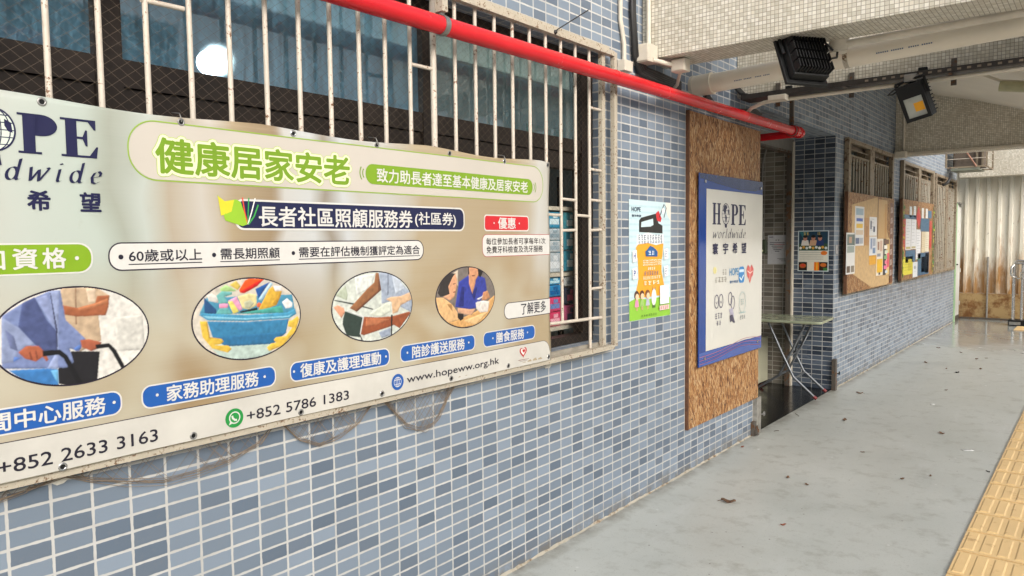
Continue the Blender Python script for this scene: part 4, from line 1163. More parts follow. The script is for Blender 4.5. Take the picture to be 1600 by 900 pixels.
# ------------------------------------------------------------------ the big vinyl banner
def bwave(u): return .0028*math.sin(u*5.1+.6)+.0016*math.sin(u*12.3+1)
def bfn(u, v, l):
    x = .068+bwave(u)+l
    e = max(0, (u-2.185)/.045); x += -.0022*e*e
    e = max(0, (.985-v)/.035); x -= .003*e*e
    e = max(0, (v-1.866)/.04); x -= .003*e*e
    return (x, u, v)
BS = Surf(bfn, .04)
banner = thing('banner', 'large vinyl banner advertising elderly home care, tied across the window grille', 'banner', (.068, .8, .965))
def banner_sheet():
    m, nt, b = newmat('blurred_photo_banner_print')
    v = objcoord(nt); sep = node(nt, 'ShaderNodeSeparateXYZ'); nt.links.new(v, sep.inputs[0])
    wob = math_(nt, 'MULTIPLY', math_(nt, 'SUBTRACT', noise(nt, objcoord(nt, (1,1.4,1)), 2.0, 2), .5), .26)
    y = math_(nt, 'ADD', sep.outputs[1], wob)
    t = maprange(nt, y, -.6, 2.3)
    H = lambda h: hexlin(h)
    st = [(-.6,'#cfcab9'),(-.1,'#d3cfc0'),(.05,'#d2d6c8'),(.20,'#cdd5c6'),(.27,'#b4b6a4'),(.34,'#cfd3c6'),(.42,'#c4b399'),(.52,'#d9cfc0'),(.62,'#bfa883'),(.72,'#a88f6c'),(.76,'#dad5cb'),(.86,'#d9d8d2'),(.92,'#a39682'),(1.0,'#dadad6'),(1.1,'#d2cabb'),(1.2,'#d6d2c8'),(1.34,'#c2ad8a'),(1.6,'#c0aa86'),(1.9,'#bca47e'),(2.05,'#c6b69c'),(2.14,'#dbd6cb'),(2.3,'#cfc6b4')]
    up = ramp(nt, t, [((p+.6)/2.9, H(c)) for p, c in st])
    st2 = [(-.6,'#c9b89a'),(.0,'#ccbb9e'),(.28,'#c2b190'),(.38,'#ac9068'),(.55,'#b3976d'),(.75,'#a88a5e'),(.95,'#cdbf9f'),(1.15,'#c3ad86'),(1.45,'#bba27a'),(1.8,'#b99e76'),(2.3,'#c1ab85')]
    lo = ramp(nt, t, [((p+.6)/2.9, H(c)) for p, c in st2])
    z = math_(nt, 'ADD', sep.outputs[2], math_(nt, 'MULTIPLY', math_(nt, 'SUBTRACT', noise(nt, v, 1.7, 2), .5), .25))
    k = maprange(nt, z, 1.50, 1.24)
    cl = maprange(nt, noise(nt, objcoord(nt, (1,1,1.4)), 2.6, 2), .42, .62)
    lo2 = mixrgb(nt, math_(nt, 'MULTIPLY', cl, .7), lo, H('#d8cfb6'))
    col = mixrgb(nt, k, up, lo2)
    col = mixrgb(nt, 1.0, col, (.70,.72,.74), 'MULTIPLY')
    lin = noise(nt, objcoord(nt, (1, 1, 260)), 1.0, 2)
    col = mixrgb(nt, maprange(nt, lin, .35, .65, 0, .06), col, (.5,.46,.4))
    dirt = maprange(nt, noise(nt, v, 9, 6, .7), .62, .8)
    col = mixrgb(nt, math_(nt, 'MULTIPLY', dirt, .25), col, (.3,.26,.2))
    nt.links.new(col, b.inputs['Base Color']); b.inputs['Roughness'].default_value = .40
    bump(nt, noise(nt, objcoord(nt), 6, 3), b, .12, .01)
    y0, y1, z0, z1 = -.62, 2.226, .962, 1.893
    B = MB(); nu, nv = 142, 60
    def edge(u, v):
        vv = v
        if v >= z1-1e-6: vv = v+.004*math.cos(u*8.8)-.006*abs(math.sin(u*4.4))
        uu = u+(.006*math.sin(v*14) if u >= y1-1e-6 else 0)
        return bfn(uu, vv, 0)
    vs = [edge(y0+(y1-y0)*i/nu, z0+(z1-z0)*j/nv) for j in range(nv+1) for i in range(nu+1)]
    B.raw(vs, [(j*(nu+1)+i, j*(nu+1)+i+1, (j+1)*(nu+1)+i+1, (j+1)*(nu+1)+i) for j in range(nv) for i in range(nu)], True)
    o = B.build('sheet', m, banner)
    s = o.modifiers.new('solid', 'SOLIDIFY'); s.thickness = .0012; s.offset = -1
banner_sheet()
L1, L2 = .0009, .0016
GREEN, PALE, BLUE = '#71931b', '#e2e0cf', '#1b559f'
WHITE = '#cfccc5'
# organisation logo
p = Print(BS, L1); W0 = '#c9d2c4'
serif(p, 'H', -.155, 1.752, -.055, 1.848, NAVY); globe(p, -.006, 1.803, .047, .052, NAVY, W0, .004)
serif(p, 'P', .044, 1.752, .131, 1.848, NAVY); serif(p, 'E', .138, 1.752, .226, 1.848, NAVY)
p.poly([(-.012,1.752),(.004,1.752),(.008,1.72),(-.02,1.72)], NAVY)
p.build('logo', banner)
p = Print(BS, L1); italic(p, 'worldwide', -.165, 1.6865, .236, 1.738, NAVY, .42, .2); p.build('lettering', banner)
p = Print(BS, L1)
for ch, a in (('寰', -.182), ('宇', -.062), ('希', .058), ('望', .177)): p.text(ch, a, 1.616, a+.049, 1.663, NAVY, .0016)
p.build('lettering', banner)
# heading frame and heading
p = Print(BS, L1); p.stroke(rrect(.302,1.705,2.172,1.866,.075,10), .0035, '#8fae3e', True); p.poly(rrect(.3045,1.7075,2.1695,1.8635,.073,10), mat('pale_heading_panel','#bfb7ab',.42,var=.04,scale=3)); p.build('heading_panel', banner)
p = Print(BS, L2); ht = '健康居家安老'
p.text(ht, .376, 1.727, 1.042, 1.823, '#a9bd62', .0122, n=14); p.text(ht, .376, 1.727, 1.042, 1.823, '#dfe0b8', .0103, n=14); p.text(ht, .376, 1.727, 1.042, 1.823, GREEN, .0028, n=8)
p.build('heading', banner)
p = Print(BS, L2); p.poly(rrect(1.114,1.735,2.092,1.806,.034,8), '#789a1c'); p.build('pill', banner)
p = Print(BS, .0026); p.text('致力助長者達至基本健康及居家安老', 1.165, 1.744, 2.054, 1.794, WHITE, .0009); p.build('lettering', banner)
for s_, cx in ((-1, 1.107), (1, 2.099)):
    p = Print(BS, L2)
    for k in (0, 1):
        r_ = .026+.012*k
        p.stroke([(cx+s_*(-.020+r_*math.cos(R(a))), 1.772+r_*math.sin(R(a))) for a in range(-38, 39, 8)], .0042, GREEN)
    p.build('sound_arcs', banner)
# navy voucher title
p = Print(BS, L1); p.poly(rrect(.606,1.570,1.626,1.664,.030), WHITE); p.poly(rrect(.612,1.576,1.620,1.658,.026), '#151a40'); p.build('pill', banner)
p = Print(BS, L2); p.text('長者社區照顧服務券', .690, 1.582, 1.336, 1.645, WHITE, .0012); p.text('(社區券)', 1.350, 1.586, 1.572, 1.642, WHITE, .0008); p.build('lettering', banner)
p = Print(BS, L2)
p.poly([(.551,1.672),(.575,1.655),(.612,1.662),(.628,1.655),(.650,1.588),(.632,1.582),(.575,1.598)], '#8fb92c'); p.poly([(.553,1.670),(.575,1.655),(.606,1.660),(.596,1.625),(.562,1.612)], '#d2c82e')
for k, c in enumerate(('#d8482c', '#2f9a4e', '#e6e3da')): p.stroke([(.650,1.588),(.640+.012*k,1.625),(.634+.022*k,1.668)], .004, c)
p.stroke([(.652,1.588),(.672,1.612),(.688,1.648)], .005, '#3c9c46'); p.build('emblem', banner)
# right offer box
p = Print(BS, L1); p.poly(rrect(1.752,1.571,2.062,1.641,.016), WHITE); p.poly(rrect(1.757,1.576,2.057,1.636,.013), '#c41f27'); p.build('pill', banner)
p = Print(BS, L2); p.text('優惠', 1.846, 1.582, 1.966, 1.630, WHITE, .001); p.poly(ell(1.818,1.606,.004,.004,12), WHITE); p.poly(ell(1.992,1.606,.004,.004,12), WHITE); p.build('lettering', banner)
def halfpill(a, b, c, d, r): # rounded at the left, cut square at the banner's edge
    q = rrect(a, b, c+.1, d, r); return clip_convex(q, rect(a-1, b-1, c, d+1))
p = Print(BS, L1); p.poly(halfpill(1.738,1.462,2.222,1.558,.028), '#a8433c'); p.poly(halfpill(1.7405,1.4645,2.222,1.5555,.026), WHITE); p.build('text_box', banner)
p = Print(BS, L2); p.text('每位參加長者可享每年1次', 1.763, 1.513, 2.188, 1.542, '#2c2420', .0003); p.text('免費牙科檢查及洗牙服務', 1.765, 1.477, 2.165, 1.507, '#2c2420', .0003); p.build('lettering', banner)
# conditions line
p = Print(BS, L1); p.poly(rrect(-.40,1.458,.201,1.536,.034), WHITE); p.poly(rrect(-.395,1.462,.197,1.532,.031), '#7c9f1a'); p.build('pill', banner)
p = Print(BS, L2)
for ch, a in (('參', -.185), ('加', -.118), ('資', .020), ('格', .084)):
    a = {'參': -.118, '加': -.049}.get(ch, a); p.text(ch, a, 1.473, a+.052, 1.523, WHITE, .0012)
p.poly(ell(.162,1.497,.005,.005,12), WHITE); p.build('lettering', banner)
p = Print(BS, L1); p.poly(rrect(.239,1.460,1.392,1.536,.034), '#2a2130'); p.poly(rrect(.2425,1.4635,1.3885,1.5325,.031), WHITE); p.build('text_box', banner)
for tx, dot, a, c in (('60歲或以上', .271, .292, .497), ('需長期照顧', .535, .556, .760), ('需要在評估機制獲評定為適合', .811, .833, 1.371)):
    p = Print(BS, L2); p.poly(ell(dot,1.497,.0065,.0065,14), '#1f1c2a'); p.text(tx, a, 1.483, c, 1.516, '#1f1c2a', .0005); p.poly(rect(a-.002,1.4755,c,1.478), '#1f1c2a'); p.build('lettering', banner)
# four oval pictures: each a fine mesh whose points carry the printed colours
import numpy as np
M_photo, nt, bs = newmat('photo_print')
at = node(nt, 'ShaderNodeVertexColor', layer_name='ink'); nt.links.new(at.outputs[0], bs.inputs['Base Color']); bs.inputs['Roughness'].default_value = .42
def soft_picture(layers, cx, cy, rx, ry, nx=300, ny=200):
    U, V = np.meshgrid(np.linspace(cx-rx, cx+rx, nx), np.linspace(cy-ry, cy+ry, ny))
    img = np.zeros((ny, nx, 3)); ng = np.random.default_rng(5)
    def smooth(a, n):
        for _ in range(n):
            a = (a+np.roll(a, 1, 0)+np.roll(a, -1, 0))/3; a = (a+np.roll(a, 1, 1)+np.roll(a, -1, 1))/3
        return a
    def clouds(n):
        a = smooth(ng.standard_normal((ny, nx)), n); return a/a.std()
    for c, pts in layers:
        m = np.ones((ny, nx)) if pts is None else np.zeros((ny, nx), bool)
        if pts is not None:
            for (x0, y0), (x1, y1) in zip(pts, pts[1:]+pts[:1]):
                if y0 == y1: continue
                m ^= ((V > y0) != (V > y1)) & (U < (x1-x0)*(V-y0)/(y1-y0)+x0)
            m = m.astype(float)
            if m.sum() < 2: continue
        # tonal modelling inside each printed patch, darker towards its lower right rim as in the printed photograph
        inner = smooth(m, 9)
        gu = np.gradient(inner, axis=1); gv = np.gradient(inner, axis=0)
        tone = 1+2.2*(gu*.7-gv*.9 if pts is not None else 0)+.075*clouds(14)+.02*clouds(3)
        col = np.array(hexlin(c))[None, None, :]*np.clip(tone, .45, 1.6)[..., None]
        a = smooth(m, 1)[..., None]
        img = img*(1-a)+col*a
    img *= (1+.008*clouds(1))[..., None]
    img = np.clip(img*.84, .004, .75)
    vs = [bfn(u, v, L1+.0007) for u, v in zip(U.ravel(), V.ravel())]
    ins = ((U-cx)/rx)**2+((V-cy)/ry)**2 <= 1.0
    fs = [(j*nx+i, j*nx+i+1, (j+1)*nx+i+1, (j+1)*nx+i) for j in range(ny-1) for i in range(nx-1) if ins[j, i] and ins[j, i+1] and ins[j+1, i] and ins[j+1, i+1]]
    me = bpy.data.meshes.new('picture'); me.from_pydata(vs, [], fs)
    ca = me.color_attributes.new('ink', 'FLOAT_COLOR', 'POINT')
    ca.data.foreach_set('color', np.concatenate([img.reshape(-1, 3), np.ones((nx*ny, 1))], 1).astype(np.float32).ravel())
    bm = bmesh.new(); bm.from_mesh(me); bmesh.ops.delete(bm, geom=[v for v in bm.verts if not v.link_faces], context='VERTS'); bm.to_mesh(me); bm.free()
    me.materials.append(M_photo)
    o = bpy.data.objects.new('picture', me); C.objects.link(o); o.parent = banner; o.location = -banner.location
# four oval frames
for k, cx in (('o1', .150), ('o2', .6455), ('o3', 1.141), ('o4', 1.632)):
    cy, rx, ry = 1.300, .188, .1265
    if k == 'o4': cx, rx, cy = 1.634, .185, 1.3005
    p = Print(BS, L1); p.poly(ell(cx, cy, rx, ry, 64), '#241c2a'); p.build('picture_rim', banner)
    soft_picture(PICS[k], cx, cy, rx-.0035, ry-.0035)
# blue captions
for txt, a, c, t0, t1, d0, d1 in (('日間中心服務', -.16, .258, -.096, .215, -.13, .237), ('家務助理服務', .309, .733, .379, .669, .352, .691), ('復康及護理運動', .785, 1.209, .825, 1.165, .800, 1.190), ('陪診護送服務', 1.260, 1.682, 1.322, 1.614, 1.297, 1.640), ('膳食服務', 1.735, 2.102, 1.823, 2.018, 1.800, 2.043)):
    p = Print(BS, L1); p.poly(rrect(a,1.078,c,1.144,.026), WHITE); p.poly(rrect(a+.004,1.082,c-.004,1.140,.023), BLUE); p.build('pill', banner)
    p = Print(BS, L2); p.text(txt, t0, 1.089, t1, 1.134, WHITE, .0010)
    for dd_ in (d0, d1): p.poly(ell(dd_,1.113,.0042,.0042,12), WHITE)
    p.build('lettering', banner)
p = Print(BS, L1); p.poly(halfpill(1.880,1.184,2.222,1.258,.034), '#2a2130'); p.poly(halfpill(1.883,1.187,2.222,1.255,.032), WHITE); p.build('text_box', banner)
p = Print(BS, L2); p.text('了解更多', 1.998, 1.197, 2.187, 1.249, '#1f1c2a', .0006); p.build('lettering', banner)
# white contact band
q = [(-.618,.964),(2.2235,.964),(2.2235,1.005)]+[(2.16+.058*math.cos(R(t)),1.003+.058*math.sin(R(t))) for t in range(10, 91, 10)]+[(-.618,1.060)]
p = Print(BS, L1*.85); p.poly(q, mat('white_banner_band', '#c4c0b6', .42, var=.08, scale=7)); p.stroke(q[2:], .0022, '#2a2130'); p.build('contact_band', banner)
for tx, a, b_, c, d_ in (('+852 2633 3163', -.034, .985, .349, 1.019), ('+852 5786 1383', .624, .985, 1.017, 1.017), ('www.hopeww.org.hk', 1.292, .990, 1.840, 1.026)):
    p = Print(BS, L2); p.text(tx, a, b_, c, d_, '#1f1c2a', .0004); p.build('lettering', banner)
p = Print(BS, L2); cx, cy = .582, 1.0035; p.poly(ell(cx,cy,.030,.029), '#1c8a3c'); p.stroke(ell(cx+.001,cy+.001,.017,.017,28), .0036, WHITE, True); p.poly([(cx-.019,cy-.019),(cx-.014,cy-.007),(cx-.006,cy-.0145)], WHITE)
p.stroke([(cx-.007,cy+.008),(cx-.006,cy+.001),(cx+.001,cy-.006),(cx+.008,cy-.007)], .0062, WHITE); p.build('phone_icon', banner)
p = Print(BS, L2); cx, cy = 1.245, 1.010; p.poly(ell(cx,cy,.030,.030), BLUE); p.stroke(ell(cx,cy,.018,.018,24), .002, WHITE, True); p.stroke(ell(cx,cy,.008,.018,24), .002, WHITE, True); p.stroke([(cx,cy-.018),(cx,cy+.018)], .002, WHITE)
for k in (-.008, .008): p.stroke([(cx-.016,cy+k),(cx+.016,cy+k)], .002, WHITE)
p.build('globe_icon', banner)
def heart(p, cx, cy, w_, h_, c): p.poly([(cx+w_*math.sin(R(t))**3, cy+h_*(13*math.cos(R(t))-5*math.cos(R(2*t))-2*math.cos(R(3*t))-math.cos(R(4*t)))/16) for t in range(0, 360, 12)], c)
p = Print(BS, L2); heart(p, 2.011, 1.028, .026, .026, '#b3262b'); heart(p, 2.011, 1.030, .018, .018, '#e2ddd2'); heart(p, 2.016, 1.032, .011, .011, '#b3262b'); p.poly(rect(1.975,.9915,2.052,.9935), '#8a5a55'); p.poly(rect(1.985,.986,2.042,.9875), '#8a8078'); p.build('heart_logo', banner)
# eyelets
for i, (y, z) in enumerate(((-.28,1.883),(.100,1.880),(.451,1.872),(.825,1.880),(1.17,1.876),(1.544,1.877),(1.896,1.873),(2.214,1.880),(-.26,.972),(.106,.972),(.452,.977),(.823,.975),(1.168,.979),(1.532,.980),(1.906,.979),(2.208,.980))):
    x = bfn(y, z, 0)[0]
    b = MB(); n = 18
    b.cur = 1; b.raw([(x+.0014, y+.0062*math.cos(2*math.pi*k/n), z+.0062*math.sin(2*math.pi*k/n)) for k in range(n)], [tuple(range(n))])
    b.cur = 0
    rr_ = [(.0062,.0016),(.0082,.0030),(.0108,.0016),(.0112,.0006)]
    vs = [(x+h, y+r_*math.cos(2*math.pi*k/n), z+r_*math.sin(2*math.pi*k/n)) for r_, h in rr_ for k in range(n)]
    b.raw(vs, [(j*n+k, (j+1)*n+k, (j+1)*n+(k+1) % n, j*n+(k+1) % n) for j in range(3) for k in range(n)], True)
    b.build('eyelet', [M_galv if i % 3 else M_steel, M_black], banner)
for y, z in ((.451,1.872),(1.17,1.876),(1.896,1.873)):
    b = MB(); x = bfn(y,z,0)[0]; b.tube([(x+.003,y,z),(x+.006,y-.003,z+.012),(x,y-.004,z+.024),(.03,y-.004,z+.03)], .0016, 6); b.build('tie_wire', M_galv, banner)

# gothic word on the small red banner inside the first pane
RS = Surf(lambda u, v, l: (-.2695+l, u, v))
p = Print(RS, .001); p.text('DaY', -.03, 2.045, .20, 2.118, '#c9a39c', .0042); p.text('DaY', -.03, 2.045, .20, 2.118, '#2a2230', .0012); p.build('lettering', rb_)

# ------------------------------------------------------------------ poster on the tiles left of the boarded panel
def sheet_thing(name, label, cat, surf, outline, col, lift=.0, thick=.0008, group=None, base=None, rough=.4):
    us = [q[0] for q in outline]; vs_ = [q[1] for q in outline]
    loc = surf.fn((min(us)+max(us))/2, min(vs_), 0)
    t = thing(name, label, cat, loc, group)
    a = [Vector(surf.fn(u, v, lift)) for u, v in outline]; c = [Vector(surf.fn(u, v, lift+thick)) for u, v in outline]
    b = MB(); n = len(a)
    b.raw(a+c, [tuple(range(n-1, -1, -1)), tuple(range(n, 2*n))]+[(i, (i+1) % n, n+(i+1) % n, n+i) for i in range(n)])
    b.build('paper' if base is None else base, ink(col, rough) if isinstance(col, str) else col, t)
    return t
def wave_fn(x0):
    return lambda u, v, l: (x0+l+.002*max(0, math.sin((v-1.0)*9+u*3)), u, v)
PS = Surf(wave_fn(.003))
PS0 = Surf(lambda u, v, l: (.003+l, u, v))
pt = sheet_thing('poster', 'pale blue illustrated event poster with an orange jug shape, taped to the tiles', 'poster', PS0, [(3.079,1.062),(3.587,1.058),(3.590,1.752),(3.078,1.757)], '#c8dde0')
p = Print(PS0, .0012)
for z in (1.12+.035*k for k in range(18)): p.poly(rect(3.082,z,3.585,z+.012), '#bcd6dc')
p.poly([(3.52,1.752),(3.589,1.752),(3.589,1.64),(3.54,1.68)], '#e6e0d4')
p.poly([(3.079,1.175),(3.15,1.19),(3.3,1.176),(3.45,1.18),(3.588,1.17),(3.586,1.060),(3.079,1.064)], '#8cc23a')
p.poly([(3.156,1.484),(3.2,1.515),(3.45,1.515),(3.493,1.5),(3.482,1.43),(3.47,1.40),(3.472,1.33),(3.505,1.25),(3.49,1.19),(3.17,1.19),(3.160,1.24),(3.185,1.30),(3.18,1.37),(3.175,1.42),(3.156,1.44)], '#eda426')
p.build('artwork', pt)
p = Print(PS0, .0022)
p.poly([(3.192,1.572),(3.192,1.638),(3.215,1.655),(3.394,1.682),(3.41,1.66),(3.43,1.625),(3.481,1.612),(3.481,1.565)], '#26241f'); p.poly([(3.215,1.60),(3.218,1.63),(3.36,1.652),(3.366,1.615),(3.33,1.605)], '#c8dde0')
p.poly([(3.394,1.684),(3.43,1.70),(3.47,1.655),(3.455,1.632),(3.41,1.642)], '#c9252c'); p.stroke([(3.44,1.66),(3.5,1.74),(3.53,1.72),(3.50,1.66)], .008, '#2a2a2e'); p.poly(ell(3.49,1.70,.016,.02,12), '#f0f0ea')
p.poly([(3.165,1.50),(3.165,1.56),(3.22,1.555),(3.3,1.57),(3.4,1.553),(3.493,1.56),(3.493,1.505),(3.4,1.495),(3.3,1.508)], '#eef0ee')
p.build('handle_motif', pt)
p = Print(PS0, .0032)
p.text('HOPE', 3.104, 1.690, 3.208, 1.714, '#31475f', .0008); p.text('寰宇希望', 3.106, 1.658, 3.214, 1.672, '#31475f', .0004)
p.smudge(9, 3.178, 1.527, 3.482, 1.556, '#27436e')
p.smudge(9, 3.178, 1.506, 3.482, 1.522, '#27436e')
p.poly([(3.267,1.43),(3.262,1.46),(3.29,1.472),(3.32,1.492),(3.36,1.482),(3.39,1.47),(3.413,1.455),(3.411,1.426)], '#1e5a96'); p.smudge(2, 3.295, 1.437, 3.385, 1.462, '#eef0ee')
p.smudge(14, 3.231, 1.375, 3.46, 1.410, '#f6f2e4'); p.smudge(4, 3.288, 1.349, 3.383, 1.365, '#f6f2e4'); p.smudge(6, 3.243, 1.318, 3.427, 1.341, '#4a5f8e'); p.smudge(9, 3.228, 1.295, 3.447, 1.312, '#f6f2e4'); p.smudge(4, 3.237, 1.262, 3.438, 1.285, '#f6f2e4')
for y, z, c, ch in ((3.105,1.40,'#f0f0ee','H'),(3.105,1.30,'#f0f0ee','P'),(3.492,1.405,'#f0f0ee','O'),(3.492,1.30,'#f0f0ee','E')):
    p.poly([(y,z),(y+.05,z+.006),(y+.047,z+.07),(y-.003,z+.064)], c); (p.text(ch, y+.013, z+.02, y+.035, z+.052, '#2b3f86', .0012) if ch in 'HP' else p.smudge(2, y+.010, z+.012, y+.04, z+.055, '#2b3f86'))
p.poly(rect(3.436,1.136,3.555,1.250), '#eef0ee'); p.poly(rect(3.43,1.10,3.556,1.128), '#e8c8c0'); p.smudge(4, 3.44, 1.104, 3.546, 1.124, '#b0413c')
p.smudge(7, 3.2, 1.078, 3.40, 1.090, '#3d5a20')
p.build('lettering', pt)
p = Print(PS0, .0042)
for y, hc, cc in ((3.16,'#4a2f22','#e58fb0'),(3.222,'#5a3420','#9bbf6a'),(3.29,'#7a4a2c','#b8b8c8')):
    p.poly(rect(y-.006,1.118,y-.001,1.15), '#e2b08a'); p.poly(rect(y+.006,1.118,y+.011,1.15), '#e2b08a')
    p.poly([(y-.024,1.14),(y+.026,1.14),(y+.016,1.18),(y-.014,1.18)], cc); p.poly(ell(y,1.208,.028,.026,16), hc); p.poly(ell(y+.005,1.198,.021,.018,16), '#f0c9a4')
p.poly(ell(3.368,1.185,.03,.05,18), '#ecebe4'); p.poly([(3.35,1.225),(3.352,1.255),(3.362,1.23)], '#8a7a6a'); p.poly([(3.375,1.23),(3.386,1.255),(3.388,1.225)], '#8a7a6a'); p.poly(rect(3.352,1.12,3.362,1.14), '#35353a'); p.poly(rect(3.374,1.12,3.384,1.14), '#35353a')
p.build('figures', pt)

# ------------------------------------------------------------------ boarded panel with the acrylic sign
t = thing('strand_board_panel', 'tall upright strand board panel fixed to the tiles at the end of the near wall', 'board', (.015, 4.42, .287))
b = MB(); b.box(.004,.022,3.817,5.05,.289,2.343); b.build('board', M_osb, t)
b = MB(); b.box(.003,.0235,3.803,3.8165,.286,2.345); b.build('edge_strip', M_board_edge, t)
for y, z in ((3.86,2.28),(3.86,1.3),(3.86,.35),(4.98,2.25),(4.98,.4),(4.4,.35)):
    b = MB(); b.tube([(.0222,y,z),(.0240,y,z)], .006, 10); b.build('screw', M_darkmetal, t)
sg = thing('sign_panel', 'white acrylic sign with a dark blue border screwed to the strand board panel', 'sign', (.045, 4.47, .685))
M_acr_blue = mat('glossy_blue_acrylic', '#1f3f86', .08, var=.12, scale=3); M_acr_white = mat('glossy_white_acrylic', '#d0cdc2', .10, var=.04, scale=3)
b = MB(); b.box(.036,.044,3.918,5.05,.683,1.957); b.build('panel', M_acr_blue, sg, bevel=.002)
SS = Surf(lambda u, v, l: (.0445+l, u, v))
p = Print(SS, 0); p.poly([(4.026,.779),(5.048,.779),(5.048,1.859),(4.026,1.859)], M_acr_white); p.build('white_field', sg)
p = Print(SS, .0004)
p.poly([(3.92,1.955),(5.048,1.955),(5.048,1.90),(4.9,1.88),(4.6,1.875),(4.2,1.90),(3.92,1.925)], mat('navy_wave', '#1a2c5c', .1)); p.build('wave_motif', sg)
p = Print(SS, .0004); p.poly([(3.92,.686),(5.048,.686),(5.048,.775),(3.92,.775)], mat('mid_blue_band', '#3a5aa0', .1, var=.05))
for k in range(5): p.stroke([(3.93+.02*i*1.1, .70+.012*k+.045*math.exp(-((i-32-k)/16)**2)) for i in range(51)], .0045, ('#7a3a56','#243a80','#8a3f58','#2a4288','#93506a')[k])
p.build('wave_motif', sg)
p = Print(SS, .0010)
serif(p, 'H', 4.121, 1.625, 4.262, 1.770, NAVY); globe(p, 4.345, 1.699, .068, .074, NAVY, '#d0cdc2', .005); p.poly([(4.325,1.63),(4.365,1.63),(4.36,1.605),(4.33,1.605)], NAVY)
serif(p, 'P', 4.435, 1.625, 4.563, 1.770, NAVY); serif(p, 'E', 4.572, 1.625, 4.708, 1.770, NAVY)
italic(p, 'worldwide', 4.123, 1.532, 4.712, 1.598, NAVY, .2, .17)
for ch, a in (('寰', 4.123), ('宇', 4.297), ('希', 4.463), ('望', 4.631)): p.text(ch, a, 1.424, a+.084, 1.497, NAVY, .0022)
p.build('lettering', sg)
p = Print(SS, .0010)
p.poly(ell(4.165,1.315,.030,.024,16), '#ded494'); p.smudge(2, 4.29, 1.275, 4.372, 1.318, '#8a8478'); p.smudge(4, 4.17, 1.228, 4.372, 1.265, '#8a8478')
p.text('HOPE', 4.415, 1.268, 4.575, 1.318, '#5a8db4', .002); p.text('寰宇希望', 4.42, 1.212, 4.57, 1.232, '#4a6a90', .0006)
p.poly(rrect(4.582,1.208,4.690,1.325,.03), '#3d86c2'); p.poly(rect(4.59,1.285,4.682,1.305), '#cfe3ef'); p.stroke([(4.60,1.25),(4.63,1.228),(4.675,1.262)], .012, '#e8efe8')
p.poly([(4.73,1.30),(4.76,1.335),(4.80,1.31),(4.83,1.335),(4.87,1.30),(4.86,1.255),(4.83,1.24),(4.80,1.195),(4.775,1.23),(4.745,1.25)], '#d2605a'); p.stroke([(4.75,1.29),(4.8,1.27),(4.85,1.285)], .008, '#f0d8cc'); p.stroke([(4.80,1.32),(4.795,1.22)], .006, '#f0d8cc')
for cx in (4.195, 4.27): p.stroke(ell(cx,1.10,.034,.045,20), .007, '#4a4660', True); p.stroke([(cx-.015,1.10),(cx,1.085),(cx+.015,1.10)], .005, '#4a4660')
p.smudge(3, 4.17, .98, 4.30, 1.02, '#4a4660'); p.smudge(2, 4.19, .935, 4.28, .965, '#4a4660')
for cx, cy in ((4.43,1.105),(4.475,1.075)): p.stroke(ell(cx,cy,.032,.045,20), .007, '#55506a', True)
p.poly([(4.41,1.03),(4.47,1.04),(4.50,.97),(4.45,.96)], '#a8a4b4'); p.poly([(4.42,.985),(4.47,.99),(4.52,.93),(4.50,.925),(4.46,.945),(4.43,.935)], '#4a4658')
p.stroke(ell(4.655,1.065,.06,.075,24), .005, '#9ab2ae', True); p.smudge(2, 4.625, 1.045, 4.685, 1.09, '#8aa29e'); p.poly(rect(4.59,.985,4.72,.992), '#9ab2ae'); p.smudge(3, 4.61, .94, 4.71, .97, '#6a7478')
p.build('partner_logos', sg)
for y, z in ((3.998,1.905),(4.998,1.905),(3.998,.735),(4.955,.742)):
    b = MB(); b.tube([(.0445,y,z),(.053,y,z)], .011, 16); b.build('standoff_screw', M_steel, sg, bevel=.002)
for y, z in ((3.998,1.9),(4.96,.75)):
    b = MB(); b.tube([(.0225,y,z),(.0358,y,z)], .007, 10); b.build('spacer', M_steel, sg)

# ------------------------------------------------------------------ entrance
def channel(y0, y1, h, x1, label, dark=False, xb=-.10):
    t = thing('flood_barrier_channel', label, 'metal channel', ((x1)/2, (y0+y1)/2, 0))
    m = M_darkmetal if dark else mat('worn_steel_channel', (.34,.32,.28), .5, .5, var=.35, scale=18)
    b = MB(); b.box(xb,x1,y0,y0+.010,.0,h); b.box(x1-.008,x1,y0+.010,y1,.0,h); b.box(xb,x1-.009,y1-.008,y1,0,h); b.build('channel', m, t)
    return t
t = channel(5.005, 5.095, .292, .032, 'worn steel flood barrier channel at the near side of the entrance')
b = MB(); n = 14; b.tube([(.045, 5.125+.016*math.cos(2*math.pi*k/n), .15+.016*math.sin(2*math.pi*k/n)) for k in range(n+1)], .0045, 8); b.tube([(.034,5.09,.15),(.043,5.11,.15)], .005, 8); b.build('eye_bolt', M_galv, t)
b = MB(); b.box(.033,.055,4.965,4.998,.01,.055); b.tube([(.044,4.97,.055),(.044,4.972,.082),(.044,4.99,.082),(.044,4.992,.055)], .004, 8); b.box(.002,.030,4.96,5.003,.0,.11); b.build('padlock', M_darkmetal, t)
t = channel(7.12, 7.175, .315, .04, 'dark steel flood barrier channel standing at the far side of the entrance', True, .002)
b = MB(); b.tube([(.05, 7.215+.016*math.cos(2*math.pi*k/n), .165+.016*math.sin(2*math.pi*k/n)) for k in range(n+1)], .0045, 8); b.tube([(.034,7.176,.165),(.047,7.20,.165)], .006, 8); b.build('eye_bolt', M_black, t)
gt = thing('gate_frame', 'dark steel gate frame standing inside the entrance recess', 'gate frame', (-.42, 6.1, 0))
b = MB(); b.box(-.455,-.405,7.09,7.148,.004,2.40); b.build('post', M_darkmetal, gt)
b = MB(); b.box(-.404,-.392,7.10,7.148,.004,2.50); b.build('edge_strip', M_conduit, gt)
